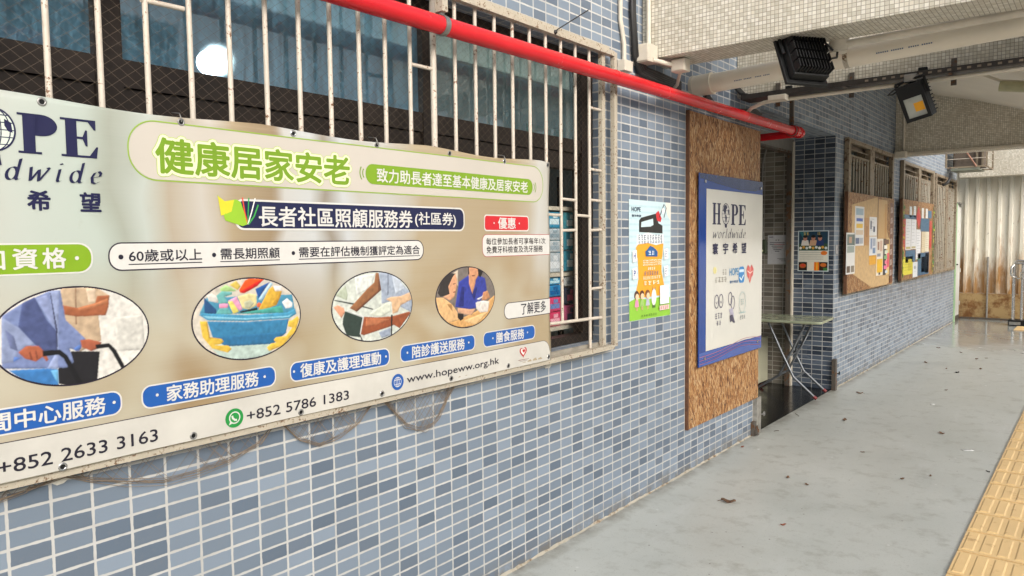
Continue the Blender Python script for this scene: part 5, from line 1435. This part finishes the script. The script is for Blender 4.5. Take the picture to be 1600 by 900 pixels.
b = MB(); b.box(-.46,-.40,5.102,7.148,2.405,2.528); b.build('header', mat('grey_steel_header', (.22,.20,.17), .5, .2, var=.2), gt)
b = MB(); b.box(-.475,-.40,5.102,7.089,2.385,2.404); b.build('track', M_darkmetal, gt)
JS = Surf(lambda u, v, l: (u, 7.147-l, v))
t = sheet_thing('notice', 'white printed notice taped to the inner wall of the entrance recess', 'notice', JS, [(-.661,1.258),(-.452,1.262),(-.449,1.562),(-.661,1.560)], '#c9c9cc')
p = Print(JS, .0014)
p.text('HOPE', -.645, 1.532, -.605, 1.546, '#3d4668', .0004); p.smudge(2, -.585, 1.50, -.535, 1.515, '#333333')
for k, (a, c, red) in enumerate(((-.64,-.475,0),(-.64,-.48,1),(-.62,-.49,0),(-.61,-.50,1),(-.60,-.515,0),(-.585,-.53,0))):
    z = 1.478-.018*k
    for j in range(int((c-a)/.012)): p.poly(rect(a+j*.012, z, a+j*.012+.009, z+.008), '#a83a3a' if red and j > 3 else '#3a3a44')
p.stroke(rrect(-.62,1.365,-.49,1.405,.012), .001, '#888888', True)
for k in range(3): p.poly(rect(-.56+.02*k, 1.315-.012*k, -.475, 1.319-.012*k), '#55555f')
p.build('lettering', t)
t = sheet_thing('calendar_poster', 'colour poster with three people and food pictures on the dark tiles of the entrance', 'poster', JS, [(-.352,1.190),(-.050,1.188),(-.049,1.601),(-.352,1.601)], '#c6d2d6')
p = Print(JS, .0014)
p.poly(rect(-.342,1.399,-.059,1.592), '#1d3d52'); p.poly(rect(-.342,1.399,-.059,1.47), '#35503a'); p.poly([(-.34,1.592),(-.25,1.592),(-.30,1.52)], '#2a6a74')
for x in (-.28, -.20, -.135):
    p.poly([(x-.04,1.45),(x+.04,1.45),(x+.03,1.505),(x-.03,1.505)], ('#d8d4cc','#c8a080','#2a3a6a')[int((x+.28)/.07)]); p.poly(ell(x,1.525,.020,.026,14), '#b8806a'); p.poly(ell(x,1.542,.022,.014,14), '#1c1614')
for k in range(9): p.poly(ell(-.325+.031*k,1.425+.008*(k % 2),.014,.014,10), ('#e6e2d8','#d8a040','#c8d0d0')[k % 3])
p.smudge(2, -.30, 1.556, -.235, 1.583, '#e8c860'); p.smudge(2, -.16, 1.556, -.13, 1.583, '#e8c860')
p.poly(rect(-.342,1.285,-.059,1.397), '#d9d6c8')
for k in range(4): p.poly(rect(-.33, 1.378-.022*k, -.10, 1.381-.022*k), '#8a8a86')
for k in range(6): p.poly(rect(-.33+.04*k,1.30,-.3295+.04*k,1.375), '#b0b0aa')
p.poly(ell(-.095,1.375,.032,.022,14), '#e07a28')
p.poly(rect(-.342,1.198,-.259,1.283), '#26180f'); p.poly(ell(-.30,1.245,.034,.024,16), '#a8582a'); p.poly(ell(-.30,1.25,.02,.012,14), '#c83a2a')
p.poly(rect(-.258,1.198,-.19,1.283), '#e2d9c8'); p.poly(rect(-.189,1.198,-.14,1.283), '#e8781e'); p.poly(rect(-.168,1.198,-.155,1.283), '#f2b03a'); p.poly(rect(-.139,1.198,-.059,1.283), '#3a2a1a'); p.poly(ell(-.10,1.255,.03,.02,14), '#c86a2a'); p.poly(rect(-.10,1.198,-.059,1.225), '#3c7a3a')
p.build('artwork', t)
t = thing('alarm_box', 'small dark green call point box on the entrance wall beside the white notice', 'alarm box', (-.71, 7.13, 1.37))
b = MB(); b.box(-.762,-.668,7.10,7.148,1.372,1.515); b.build('body', mat('dark_green_box', (.07,.09,.055), .5, var=.2), t, bevel=.004)
b = MB(); b.sphere((-.712,7.098,1.40), .022, 10, 6, (1,.4,.6)); b.build('button', ink('#b5b884'), t)
t = thing('conduit', 'thin grey conduit dropping down the entrance wall to the green box', 'conduit', (-.71, 7.14, 1.9))
b = MB(); b.tube([(-.68,7.135,2.465),(-.72,7.135,2.30),(-.724,7.135,2.0),(-.715,7.135,1.65),(-.708,7.135,1.516)], .010, 8); b.build('tube', mat('grey_conduit', (.28,.27,.25), .5), t)
t = thing('cabinet', 'low cream metal cabinet at the back of the entrance recess', 'cabinet', (-.80, 6.9, 0))
b = MB(); b.box(-1.05,-.645,6.80,7.14,.035,.50); b.build('body', mat('cream_cabinet_paint', (.52,.50,.36), .45, var=.06), t, bevel=.004)
b = MB(); b.box(-1.04,-.66,6.82,7.13,.004,.035); b.build('plinth', M_black, t)
b = MB(); b.box(-1.03,-.665,6.790,6.7995,.06,.485); b.build('door', mat('cream_cabinet_door', (.55,.53,.40), .4, var=.05), t, bevel=.002)
# folding table
tb = thing('folding_table', 'folding table with a pale green top and crossed steel legs inside the entrance', 'table', (-.32, 6.68, 0))
M_tt = mat('pale_green_laminate', (.33,.36,.25), .18, var=.08)
cx, cy = -.26, 6.70
def tv(a, b_, z): # table-local to world
    ca, sa = math.cos(R(4)), math.sin(R(4)); return (cx+a*ca-b_*sa, cy+a*sa+b_*ca, z)
pts = rrect(-.40,-.30,.335,.29,.05,5)
b = MB(); b.prism([tv(u,v,.735) for u, v in pts], (0,0,.020)); b.build('tabletop', M_tt, tb, bevel=.003)
b = MB(); b.prism([tv(u*1.0,v*1.0,.729) for u, v in rrect(-.39,-.29,.325,.28,.05,5)], (0,0,.0055)); b.build('underside', mat('pale_table_edge', (.48,.46,.30), .5), tb)
M_leg = mat('grey_steel_tube', (.16,.17,.18), .35, .5, var=.1)
M_foot = mat('red_rubber_foot', (.20,.03,.03), .6)
def leg(pts):
    b = MB(); b.tube([tv(*q) for q in pts], .0115, 10); o = b.build('leg', M_leg, tb)
    f = MB(); a, c = Vector(tv(*pts[-1])), Vector(tv(*pts[-2])); d_ = (a-c).normalized(); f.tube([a-d_*.03, a+d_*.004], .0155, 10); f.build('rubber_foot', M_foot, o)
for s_ in (-.20, .20):
    leg([(-.17,s_,.728),(-.05,s_,.46),(.07,s_,.21),(.28,s_,.022)])
    leg([(.17,s_*.86,.728),(.05,s_*.86,.46),(-.07,s_*.86,.21),(-.34,s_*.86,.022)])
b = MB(); b.tube([tv(.085,-.20,.20),tv(.085,.20,.20)], .009, 8); b.tube([tv(-.10,-.172,.19),tv(-.10,.172,.19)], .009, 8); b.tube([tv(.02,-.2,.40),tv(.02,.2,.40)], .007, 8); b.tube([tv(.12,-.17,.60),tv(.06,-.1,.44),tv(.06,.1,.44),tv(.12,.17,.60)], .007, 8); b.build('cross_bar', M_leg, tb)

# ------------------------------------------------------------------ grilles over the small windows
def small_grille(op, bays, label, full=False):
    y0, y1, z0, z1 = op
    t = thing('window_grille', label, 'window grille', (.02, (y0+y1)/2, z0))
    b = MB(); x0, x1 = .004, .05
    b.box(x0,x1,y0-.03,y0+.05,z0-.03,z1+.015); b.box(x0,x1,y1-.05,y1+.03,z0-.03,z1+.015)
    b.box(x0,x1-.004,y0+.05,y1-.05,z1-.03,z1+.012); b.box(x0,x1-.004,y0+.05,y1-.05,z0-.028,z0+.02)
    b.build('frame', M_oldbar, t, bevel=.003)
    for (a, c), (a2, c2) in zip(bays, bays[1:]):
        b = MB(); b.box(x0-.02,x1-.006,c+.04,a2-.04,z0+.02,z1-.03); b.build('mullion', M_oldbar, t)
    for a, c in bays:
        for zz_ in ((z1-.165,) if not full else (z1-.165, z0+.155)):
            b = MB(); b.box(.018,.032,a-.04,c+.04,zz_,zz_+.02); b.build('rail', M_oldbar, t)
        n = 6 if not full else 5
        for k in range(n+1):
            y = a+(c-a)*k/n
            b = MB(); b.tube([(.025,y,z0+.02),(.025,y+rnd.uniform(-.004,.004),(z0+z1)/2),(.025,y,z1-.16)], .0095, 6); b.build('bar', M_oldrod, t)
        for zz_ in (z1-.095,):
            b = MB(); b.box(.018,.028,a-.02,c+.02,zz_,zz_+.008); b.build('vent_bar', M_oldbar, t)
small_grille(SMALL[0], BAYS[0], 'rust stained window grille above the corkboard nearest the entrance')
small_grille(SMALL[1], BAYS[1], 'rust stained window grille above the colourful board with a garland')
small_grille(SMALL[2], BAYS[2], 'rust stained full height window grille next to the green door frame', True)
t = thing('outlet_cover', 'small pale cover plate on the tiles left of the corkboard', 'cover plate', (.004, 7.21, 1.36))
b = MB(); b.box(.001,.014,7.175,7.245,1.365,1.455); b.build('plate', ink('#a9a7a6', .5), t, bevel=.003)
b = MB(); b.tube([(.0142,7.21,1.41),(.0158,7.21,1.41)], .012, 12); b.build('socket', ink('#8d8b8a', .5), t)

# ------------------------------------------------------------------ two notice boards and everything pinned on them
def noticeboard(y0, y1, z0, z1, label, m):
    t = thing('notice_board', label, 'notice board', (.06, (y0+y1)/2, z0))
    b = MB(); b.box(.056,.082,y0+.012,y1,z0,z1); b.build('board', m, t)
    b = MB(); b.box(.053,.084,y0-.002,y0+.0118,z0-.002,z1+.002); b.build('edge_strip', M_board_edge, t)
    return t
nb1 = noticeboard(7.30, 9.36, .962, 1.985, 'strand board notice board with few papers, nearest the entrance', M_osb2)
nb2 = noticeboard(9.84, 12.03, .972, 2.008, 'strand board notice board crowded with papers and edged by a green garland', M_osb2)
NS = Surf(lambda u, v, l: (.0825+l, u, v))
SH = lambda pts: [(u-.13, v) for u, v in pts]      # board face stands proud of the wall
p = Print(NS, .0006); p.poly(SH([(7.58,1.859),(8.64,1.976),(9.277,1.494),(9.324,1.0),(9.2,.966),(8.455,.971),(7.62,1.158)]), mat('pale_sanded_strand_board', (.50,.335,.16), .6, var=.16, scale=22)); p.build('pale_patch', nb1)
p = Print(NS, .0006); p.poly(SH([(9.29,1.94),(9.47,1.93),(9.47,.98),(9.29,.975)]), '#6a3c22')
for k in range(7):
    z = 1.06+.125*k; p.poly(SH([(9.32,z),(9.43,z+.01),(9.42,z+.075),(9.33,z+.07)]), '#a9968c'); p.stroke(SH([(9.34,z+.02),(9.40,z+.06)]), .012, '#6a4a44')
p.build('torn_strip', nb1)
def paper(label, y0, y1, z0, z1, col, deco=None, name='paper', cat='paper', pts=None, group=None):
    y0 -= .13; y1 -= .13
    out = SH(pts) if pts else rect(y0, z0, y1, z1)
    t = sheet_thing(name, label, cat, NS, out, col, .0012, .0012, group=group)
    if deco:
        p = Print(NS, .0030); deco(p, y0, y1, z0, z1); p.build('print', t)
    return t
def deco_blocks(bl):
    def f(p, y0, y1, z0, z1):
        for a, b_, c, d_, col in bl: p.poly(rect(y0+(y1-y0)*a, z0+(z1-z0)*b_, y0+(y1-y0)*c, z0+(z1-z0)*d_), col)
    return f
def deco_lines(n, col='#7a7a7a', base=()):
    def f(p, y0, y1, z0, z1):
        for a, b_, c, d_, cc in base: p.poly(rect(y0+(y1-y0)*a, z0+(z1-z0)*b_, y0+(y1-y0)*c, z0+(z1-z0)*d_), cc)
        rr = random.Random(n)
        for k in range(n):
            z = z1-(z1-z0)*(.12+.78*k/n); p.poly(rect(y0+(y1-y0)*.12, z, y0+(y1-y0)*rr.uniform(.55,.9), z+(z1-z0)*.012), col)
    return f
paper('tall white leaflet with blue and yellow pictures, highest on the corkboard', 7.70, 8.07, 1.44, 1.85, '#cfcfcd', deco_blocks([(.1,.78,.9,.95,'#8fa6b4'),(.15,.62,.85,.7,'#3a5aa8'),(.15,.45,.85,.56,'#d8b030'),(.12,.28,.9,.40,'#c8b49a'),(.1,.05,.5,.2,'#4a5a78'),(.55,.05,.9,.2,'#9aa0a8')]))
paper('leaflet with a photo at its top, low at the left edge of the corkboard', 7.39, 7.72, 1.155, 1.575, '#d0cfcb', deco_blocks([(.08,.70,.92,.96,'#5b6a66'),(.1,.52,.9,.68,'#8b9690'),(.3,.75,.6,.9,'#b08a70'),(.08,.04,.45,.2,'#5a4a3c'),(.55,.04,.92,.2,'#7d7466')]))
paper('narrow brown wood coloured card between the tall leaflet and the white sheets', 8.09, 8.29, 1.44, 1.735, '#a87a44', deco_blocks([(.3,.3,.7,.7,'#96693a')]))
paper('upper of the two white sheets in the middle of the corkboard', 8.305, 8.635, 1.543, 1.75, '#d3d3d2', deco_lines(4, '#44485a', [(.1,.35,.3,.8,'#5a6270'),(.5,.2,.75,.5,'#3f4a60')]))
paper('lower of the two white sheets in the middle of the corkboard', 8.31, 8.65, 1.327, 1.535, '#d0d2d3', deco_lines(4, '#8a90a0', [(.15,.35,.38,.9,'#7a8aa8'),(.45,.1,.8,.4,'#6a86a8'),(.45,.5,.8,.9,'#9aa2b0')]))
paper('tall bare plywood strip fixed at the top right of the corkboard', 8.67, 9.13, 1.515, 1.955, '#b8935c', deco_blocks([(.0,.0,.06,1,'#6a4a2a'),(.75,0,.95,.9,'#b08040')]), 'plywood_strip', 'wood strip')
paper('yellow sticky sheet below the white sheets on the corkboard', 8.32, 8.645, 1.223, 1.325, '#d69c22', deco_lines(2, '#b87f18'))
paper('yellow and cream leaflet to the right of the yellow sticky sheet', 8.64, 8.965, 1.089, 1.508, '#d8cfc0', deco_blocks([(.08,.08,.92,.45,'#e0b020'),(.1,.52,.6,.6,'#8a8f98'),(.15,.7,.4,.92,'#9a7058'),(.5,.66,.85,.95,'#c8a890'),(.35,.02,.6,.08,'#333333')]))
paper('dark leaflet with large coloured characters at the right end of the corkboard', 8.975, 9.285, 1.084, 1.508, '#2c2830', deco_blocks([(.45,.0,1,1,'#d8b878'),(.1,.85,.9,.98,'#6a4a3a'),(.1,.72,.6,.82,'#e8e4dc'),(.2,.58,.7,.68,'#c8d4c0'),(.12,.44,.62,.54,'#7ab07a'),(.25,.30,.75,.4,'#e07890'),(.1,.16,.6,.26,'#e06a9a'),(.3,.05,.7,.12,'#b8c8d8'),(.6,.2,.95,.6,'#d84860')]))
# second board
paper('blue paper strip along the upper left of the garlanded board', 10.06, 10.86, 1.76, 1.815, '#2f5a78', name='backing_paper', cat='backing paper')
paper('blue paper square right of the red diamond on the garlanded board', 11.15, 11.79, 1.60, 1.785, '#2c5876', deco_lines(7, '#4d7a94'), name='backing_paper', cat='backing paper')
paper('blue paper patch at the upper right corner of the garlanded board', 11.69, 11.96, 1.795, 1.90, '#2f5f80', name='backing_paper', cat='backing paper')
paper('blue paper below the two long white sheets on the garlanded board', 10.2, 10.84, 1.19, 1.35, '#2d5a7a', deco_lines(5, '#4d7a94'), name='backing_paper', cat='backing paper')
paper('blue paper at the lower right of the garlanded board behind the narrow sheets', 11.0, 11.83, .985, 1.30, '#2b5674', name='backing_paper', cat='backing paper')
paper('red paper strip down the left side of the garlanded board', 10.02, 10.17, 1.365, 1.757, '#b3231f', name='backing_paper', cat='backing paper')
paper('red paper strip down the right side of the garlanded board', 11.83, 11.99, 1.353, 1.755, '#b3231f', name='backing_paper', cat='backing paper')
paper('red paper diamond at the top middle of the garlanded board', 0, 0, 0, 0, '#b81f24', name='paper_diamond', cat='paper diamond', pts=[(11.0,1.945),(10.835,1.79),(11.04,1.63),(11.18,1.785)])
def slip(label, *a, **k): return paper(label, *a, **k)
slip('small white slip at the top left of the garlanded board, first from the left', 10.40, 10.55, 1.785, 1.925, '#cfd4d4', deco_lines(3))
slip('small white slip at the top of the garlanded board just left of the red diamond', 10.66, 10.82, 1.79, 1.937, '#cdd2d2', deco_lines(4))
slip('small white slip just right of the red diamond on the garlanded board', 11.22, 11.37, 1.78, 1.926, '#d4d4d0', deco_lines(3))
slip('small white slip at the top of the garlanded board, rightmost in its row', 11.51, 11.67, 1.79, 1.926, '#d4d4d0', deco_lines(5))
slip('long white sheet at the left of the garlanded board beside the red strip', 10.18, 10.52, 1.357, 1.762, '#d0d0d0', deco_lines(8, '#a0a0a4', [(.1,.03,.9,.1,'#b0a060')]))
slip('long white sheet on the garlanded board, right one of the pair', 10.535, 10.86, 1.362, 1.767, '#d2d2d2', deco_lines(7, '#a0a0a4', [(.1,.03,.9,.09,'#a89a60')]))
slip('white sheet hanging directly below the red diamond', 10.87, 11.20, 1.216, 1.626, '#d4d4d4', deco_lines(9, '#9a9aa0', [(.15,.0,.85,.02,'#6a9a3a')]))
slip('cream sheet right of the middle on the garlanded board', 11.25, 11.50, 1.303, 1.597, '#c4b594', deco_lines(8, '#8f8468'))
slip('cream and white sheet second from the right on the garlanded board', 11.51, 11.80, 1.313, 1.597, '#cfc6ae', deco_lines(8, '#8f8468'))
slip('bright yellow sheet at the lower left of the garlanded board', 10.05, 10.67, 1.033, 1.268, '#cfc43a', deco_lines(5, '#6f6a30', [(.52,.2,.9,.85,'#b9ac2e')]))
slip('small white sheet at the bottom edge of the garlanded board', 10.69, 11.02, .978, 1.185, '#ced0d2', deco_lines(3, '#8a8f98', [(.3,.55,.5,.75,'#555a66')]))
slip('narrow pale sheet low on the blue paper, left of the longest slip', 11.27, 11.53, 1.027, 1.243, '#c3c6d4', deco_lines(4, '#9498a8'))
slip('longest pale slip at the lower right of the garlanded board', 11.55, 11.81, 1.009, 1.309, '#c6c9d6', deco_lines(6, '#9498a8'))
b = MB(); rr = random.Random(11)
b.cur = 2; b.box(.0828,.0845,9.905-.02,9.925-.02,1.0,1.98); b.box(.0828,.0845,11.965,11.985,1.02,1.98)
for y, n in ((9.90, 64), (11.975, 56)):
    for k in range(n):
        z = 1.0+.95*k/n; a = rr.uniform(0, 6.28); L_ = rr.uniform(.03,.06)
        b.cur = rr.choice((0,0,1))
        c0 = Vector((.088, y+rr.uniform(-.02,.02), z)); d_ = Vector((rr.uniform(.0,.25), math.cos(a), math.sin(a)))*L_; s_ = Vector((.2, -math.sin(a), math.cos(a)))*L_*.3
        b.face([c0, c0+d_*.5+s_, c0+d_, c0+d_*.5-s_])
tag(b.build('garland', [ink('#3f7a34'), ink('#b9b23a'), ink('#2d5a2a')]), 'green and yellow leaf garland down both sides of the second notice board', 'garland')

# ------------------------------------------------------------------ far end: door, outdoor unit cage, handrail
t = thing('metal_door', 'open white door leaf in a pale green frame at the far end of the wall', 'door', (0, 14.95, 0))
b = MB(); b.box(-.06,.022,14.665,14.735,.0,2.11); b.build('frame', mat('pale_green_paint', (.36,.52,.30), .45, var=.1), t)
b = MB(); b.box(-.035,.004,14.738,15.27,.085,2.10); b.build('leaf', rusty('chipped_white_paint', (.66,.66,.62), amount=.64, scale=14, rust=(.28,.22,.15)), t)
b = MB(); b.box(-.03,.010,14.738,15.27,.0,.083); b.build('kick_plate', M_darkmetal, t)
b = MB(); b.tube([(.004,14.80,1.02),(.035,14.80,1.02)], .012, 10); b.tube([(.035,14.77,1.02),(.035,14.80,1.02)], .010, 8); b.box(.0045,.012,14.785,14.815,.82,.87); b.build('handle', M_black, t)
b = MB(); b.box(-.02,.05,14.74,15.05,2.102,2.13); b.box(.006,.04,15.0,15.26,2.06,2.10); b.build('door_closer', M_galv, t)
for z in (.3, .9, 1.5, 1.85):
    b = MB(); b.box(.005,.022,15.235,15.268,z-.035,z+.035); b.build('hinge', ink('#c9c6bd'), t)
t = thing('outdoor_unit_cage', 'rusty cage for an outdoor unit fixed to the wall under the farthest beams', 'cage', (.25, 13.6, 2.6))
b = MB(); x0, x1, y0, y1, z0, z1 = .003, .58, 13.45, 14.25, 2.645, 3.05
for x in (x0+.012, x1):
    for y in (y0, y1): b.box(x-.012,x+.012,y-.012,y+.012,z0,z1)
for z in (z0, z1):
    for y in (y0, y1): b.box(x0+.024,x1-.012,y-.010,y+.010,z-.012,z+.012)
    b.box(x1-.010,x1+.010,y0+.012,y1-.012,z-.011,z+.011)
b.build('frame', M_oldbar, t)
b = MB(); b.tube([(x0+.2,y0-.014,z1),(x1-.14,y0-.014,z0)], .013, 8); b.build('brace', mat('reddish_steel', (.30,.15,.10), .7, var=.3, scale=20), t)
for z in (2.78, 2.90):
    b = MB(); b.tube([(x0+.02,y0,z),(x1-.01,y0,z)], .006, 6); b.tube([(x1,y0+.01,z),(x1,y1-.01,z)], .006, 6); b.build('rail', M_bar, t)
b = MB(); b.box(.12,.50,13.55,14.2,2.662,3.0); b.build('unit_body', mat('grimy_unit_casing', (.10,.075,.055), .7, var=.4, scale=8), t)
for x in (.42, .50):
    b = MB(); b.box(x,x+.03,13.52,13.545,2.66,3.0); b.build('upright', M_oldbar, t)
b = MB(); b.box(.10,.50,13.35,13.9,2.585,2.60); b.box(.10,.50,13.35,13.36,2.60,2.62); b.tube([(.25,13.6,2.60),(.25,13.6,2.645)], .012, 8); b.tube([(.45,13.6,2.60),(.45,13.6,2.645)], .012, 8); b.build('drip_tray', mat('grey_green_tray', (.16,.17,.13), .5, var=.2), t)
b = MB(); b.tube([(.10,13.3,2.54),(.12,13.2,2.52),(.125,13.1,2.44),(.09,13.05,2.37),(.03,13.05,2.345)], .022, 10); tag(b.build('drain_hose', M_blackcable), 'short black hose curling from the wall below the outdoor unit cage', 'hose')
hr = thing('handrail', 'stainless steel ramp handrail on a black base at the right edge near the hoarding', 'handrail', (1.3, 14.6, 0))
b = MB(); b.box(.84,2.2,14.45,14.72,.0,.10); b.build('base', M_black, hr, bevel=.008)
b = MB(); b.box(.86,1.02,14.444,14.449,.02,.07); b.build('base_plate', M_galv, hr)
for y in (14.52, 14.66):
    zt = 1.06 if y < 14.6 else 1.10
    b = MB()
    arc_ = [(.90+.05-.05*math.cos(R(a)), y, zt-.05+.05*math.sin(R(a))) for a in range(0, 91, 15)]
    b.tube([(.90,y,.10)]+arc_+[(2.2,y,zt)], .019, 12); b.build('rail', M_steel, hr)
    b = MB(); b.tube([(1.02,y,.10),(1.02,y,zt-.019)], .017, 10); b.build('post', M_steel, hr)
    b = MB(); b.tube([(1.6,y,.10),(1.6,y,zt-.019)], .017, 10); b.build('post', M_steel, hr)
b = MB(); b.tube([(.90,14.50,1.03),(.872,14.47,1.0),(.862,14.46,.92),(.872,14.47,.85),(.905,14.49,.82),(.95,14.49,.83)], .017, 10); b.tube([(.95,14.48,.80),(1.0,14.48,.80),(1.0,14.48,.90),(2.2,14.48,.90)], .017, 10); b.build('loop', M_steel, hr)

# ------------------------------------------------------------------ fallen leaves and scraps
ML = {'brown': mat('dry_brown_leaf', (.16,.085,.045), .7, var=.4, scale=60), 'red': mat('reddish_dry_leaf', (.30,.10,.055), .7, var=.3, scale=60), 'black': mat('blackened_leaf', (.03,.025,.022), .7), 'white': mat('white_scrap_paper', (.72,.72,.70), .6, var=.05), 'twig': mat('grey_brown_twig', (.10,.075,.05), .8), 'grey': mat('grey_gum_stain', (.32,.33,.31), .8)}
LIT = [('brown',.445,3.449,.082,'large curled brown leaf lying alone on the near floor'),('red',.813,3.295,.034,'small reddish leaf on the near floor right of the large curled leaf'),('red',.072,4.614,.038,'small reddish leaf on the floor close to the tiled wall before the entrance'),('brown',.447,5.897,.064,'flat brown leaf on the floor in front of the entrance'),('twig',.071,5.851,.099,'thin twig on the floor at the edge of the black entrance floor'),('twig',.113,5.212,.045,'short twig on the floor beside the near flood barrier channel'),('brown',1.16,5.881,.05,'brown leaf on the floor right of the entrance, close to the yellow paving'),('brown',1.28,4.678,.025,'tiny brown leaf nearest the yellow paving'),('brown',1.151,4.503,.036,'small brown leaf just left of the tiny one by the yellow paving'),('black',1.558,4.99,.029,'small black scrap on the floor touching the yellow paving'),('white',1.382,5.483,.073,'white paper scrap on the floor close to the yellow paving'),('white',.918,6.987,.058,'white paper scrap in the middle of the floor beyond the entrance'),('white',.183,4.633,.023,'tiny white scrap on the floor close to the tiled wall'),('brown',.709,4.034,.032,'small brown leaf in the middle of the near floor'),('brown',.57,4.102,.037,'small brown leaf on the near floor, left of its neighbour in the middle'),('brown',.445,9.478,.062,'brown leaf on the floor below the first notice board'),('black',.852,8.923,.065,'blackened crumpled leaf cluster in the middle of the far floor'),('brown',.896,10.121,.056,'brown leaf on the far floor beyond the blackened cluster'),('brown',.981,10.265,.032,'tiny leaf just right of the brown leaf on the far floor'),('brown',1.025,9.333,.051,'brown leaf right of the blackened cluster'),('brown',.354,10.913,.053,'brown leaf on the floor below the second notice board'),('brown',.662,10.628,.042,'small leaf in the middle of the floor before the wet patch'),('white',1.237,9.033,.049,'white scrap at the right of the far floor'),('white',1.189,8.258,.033,'small white scrap on the far floor left of the yellow paving'),('brown',.711,9.135,.037,'small leaf left of the blackened cluster'),('brown',.912,7.769,.032,'tiny leaf on the open floor beyond the entrance'),('brown',.267,7.117,.063,'brown leaf on the floor by the far flood barrier channel'),('brown',.803,4.988,.027,'tiny leaf in the middle of the floor level with the near entrance edge')]
for k, (kind, x, y, s_, lab) in enumerate(LIT):
    b = MB(); a = rnd.uniform(0, 6.28) if k else R(15); ca, sa = math.cos(a), math.sin(a)
    if kind == 'twig':
        b.tube([(x-ca*s_/2,y-sa*s_/2,.004),(x,y+.004,.006),(x+ca*s_/2,y+sa*s_/2,.004)], .0022, 6); nm, ct = 'twig', 'twig'
    else:
        n = 7; vs = []
        for i in range(n+1):
            t_ = i/n; wd = s_*.26*math.sin(math.pi*min(1, t_*.96+.04))**.8
            if kind == 'white': wd = s_*.28
            lift = .0015+(s_*.12*(2*t_-1)**2+s_*.05*math.sin(t_*9+k) if kind != 'white' else s_*.02*t_)
            for q in (-1, 0, 1):
                u = (t_-.5)*s_; v = q*wd*(1+.2*math.sin(i*2.3+k)); h = lift+(abs(q)*s_*.13 if kind != 'white' else 0)
                vs.append((x+u*ca-v*sa, y+u*sa+v*ca, max(.0012, h)))
        b.raw(vs, [(3*i+j, 3*i+3+j, 3*i+4+j, 3*i+1+j) for i in range(n) for j in (0, 1)], True)
        if kind != 'white': b.tube([(x-s_*.5*ca,y-s_*.5*sa,.004+s_*.1),(x-s_*.75*ca,y-s_*.75*sa,.003)], s_*.018, 5)
        nm, ct = ('paper_scrap', 'litter') if kind == 'white' else ('dry_leaf', 'leaf')
    o = b.build(nm, ML[kind])
    if kind not in ('twig',):
        sd = o.modifiers.new('solid', 'SOLIDIFY'); sd.thickness = .0008
    tag(o, lab, ct, 'dry leaves and scraps on the walkway floor')
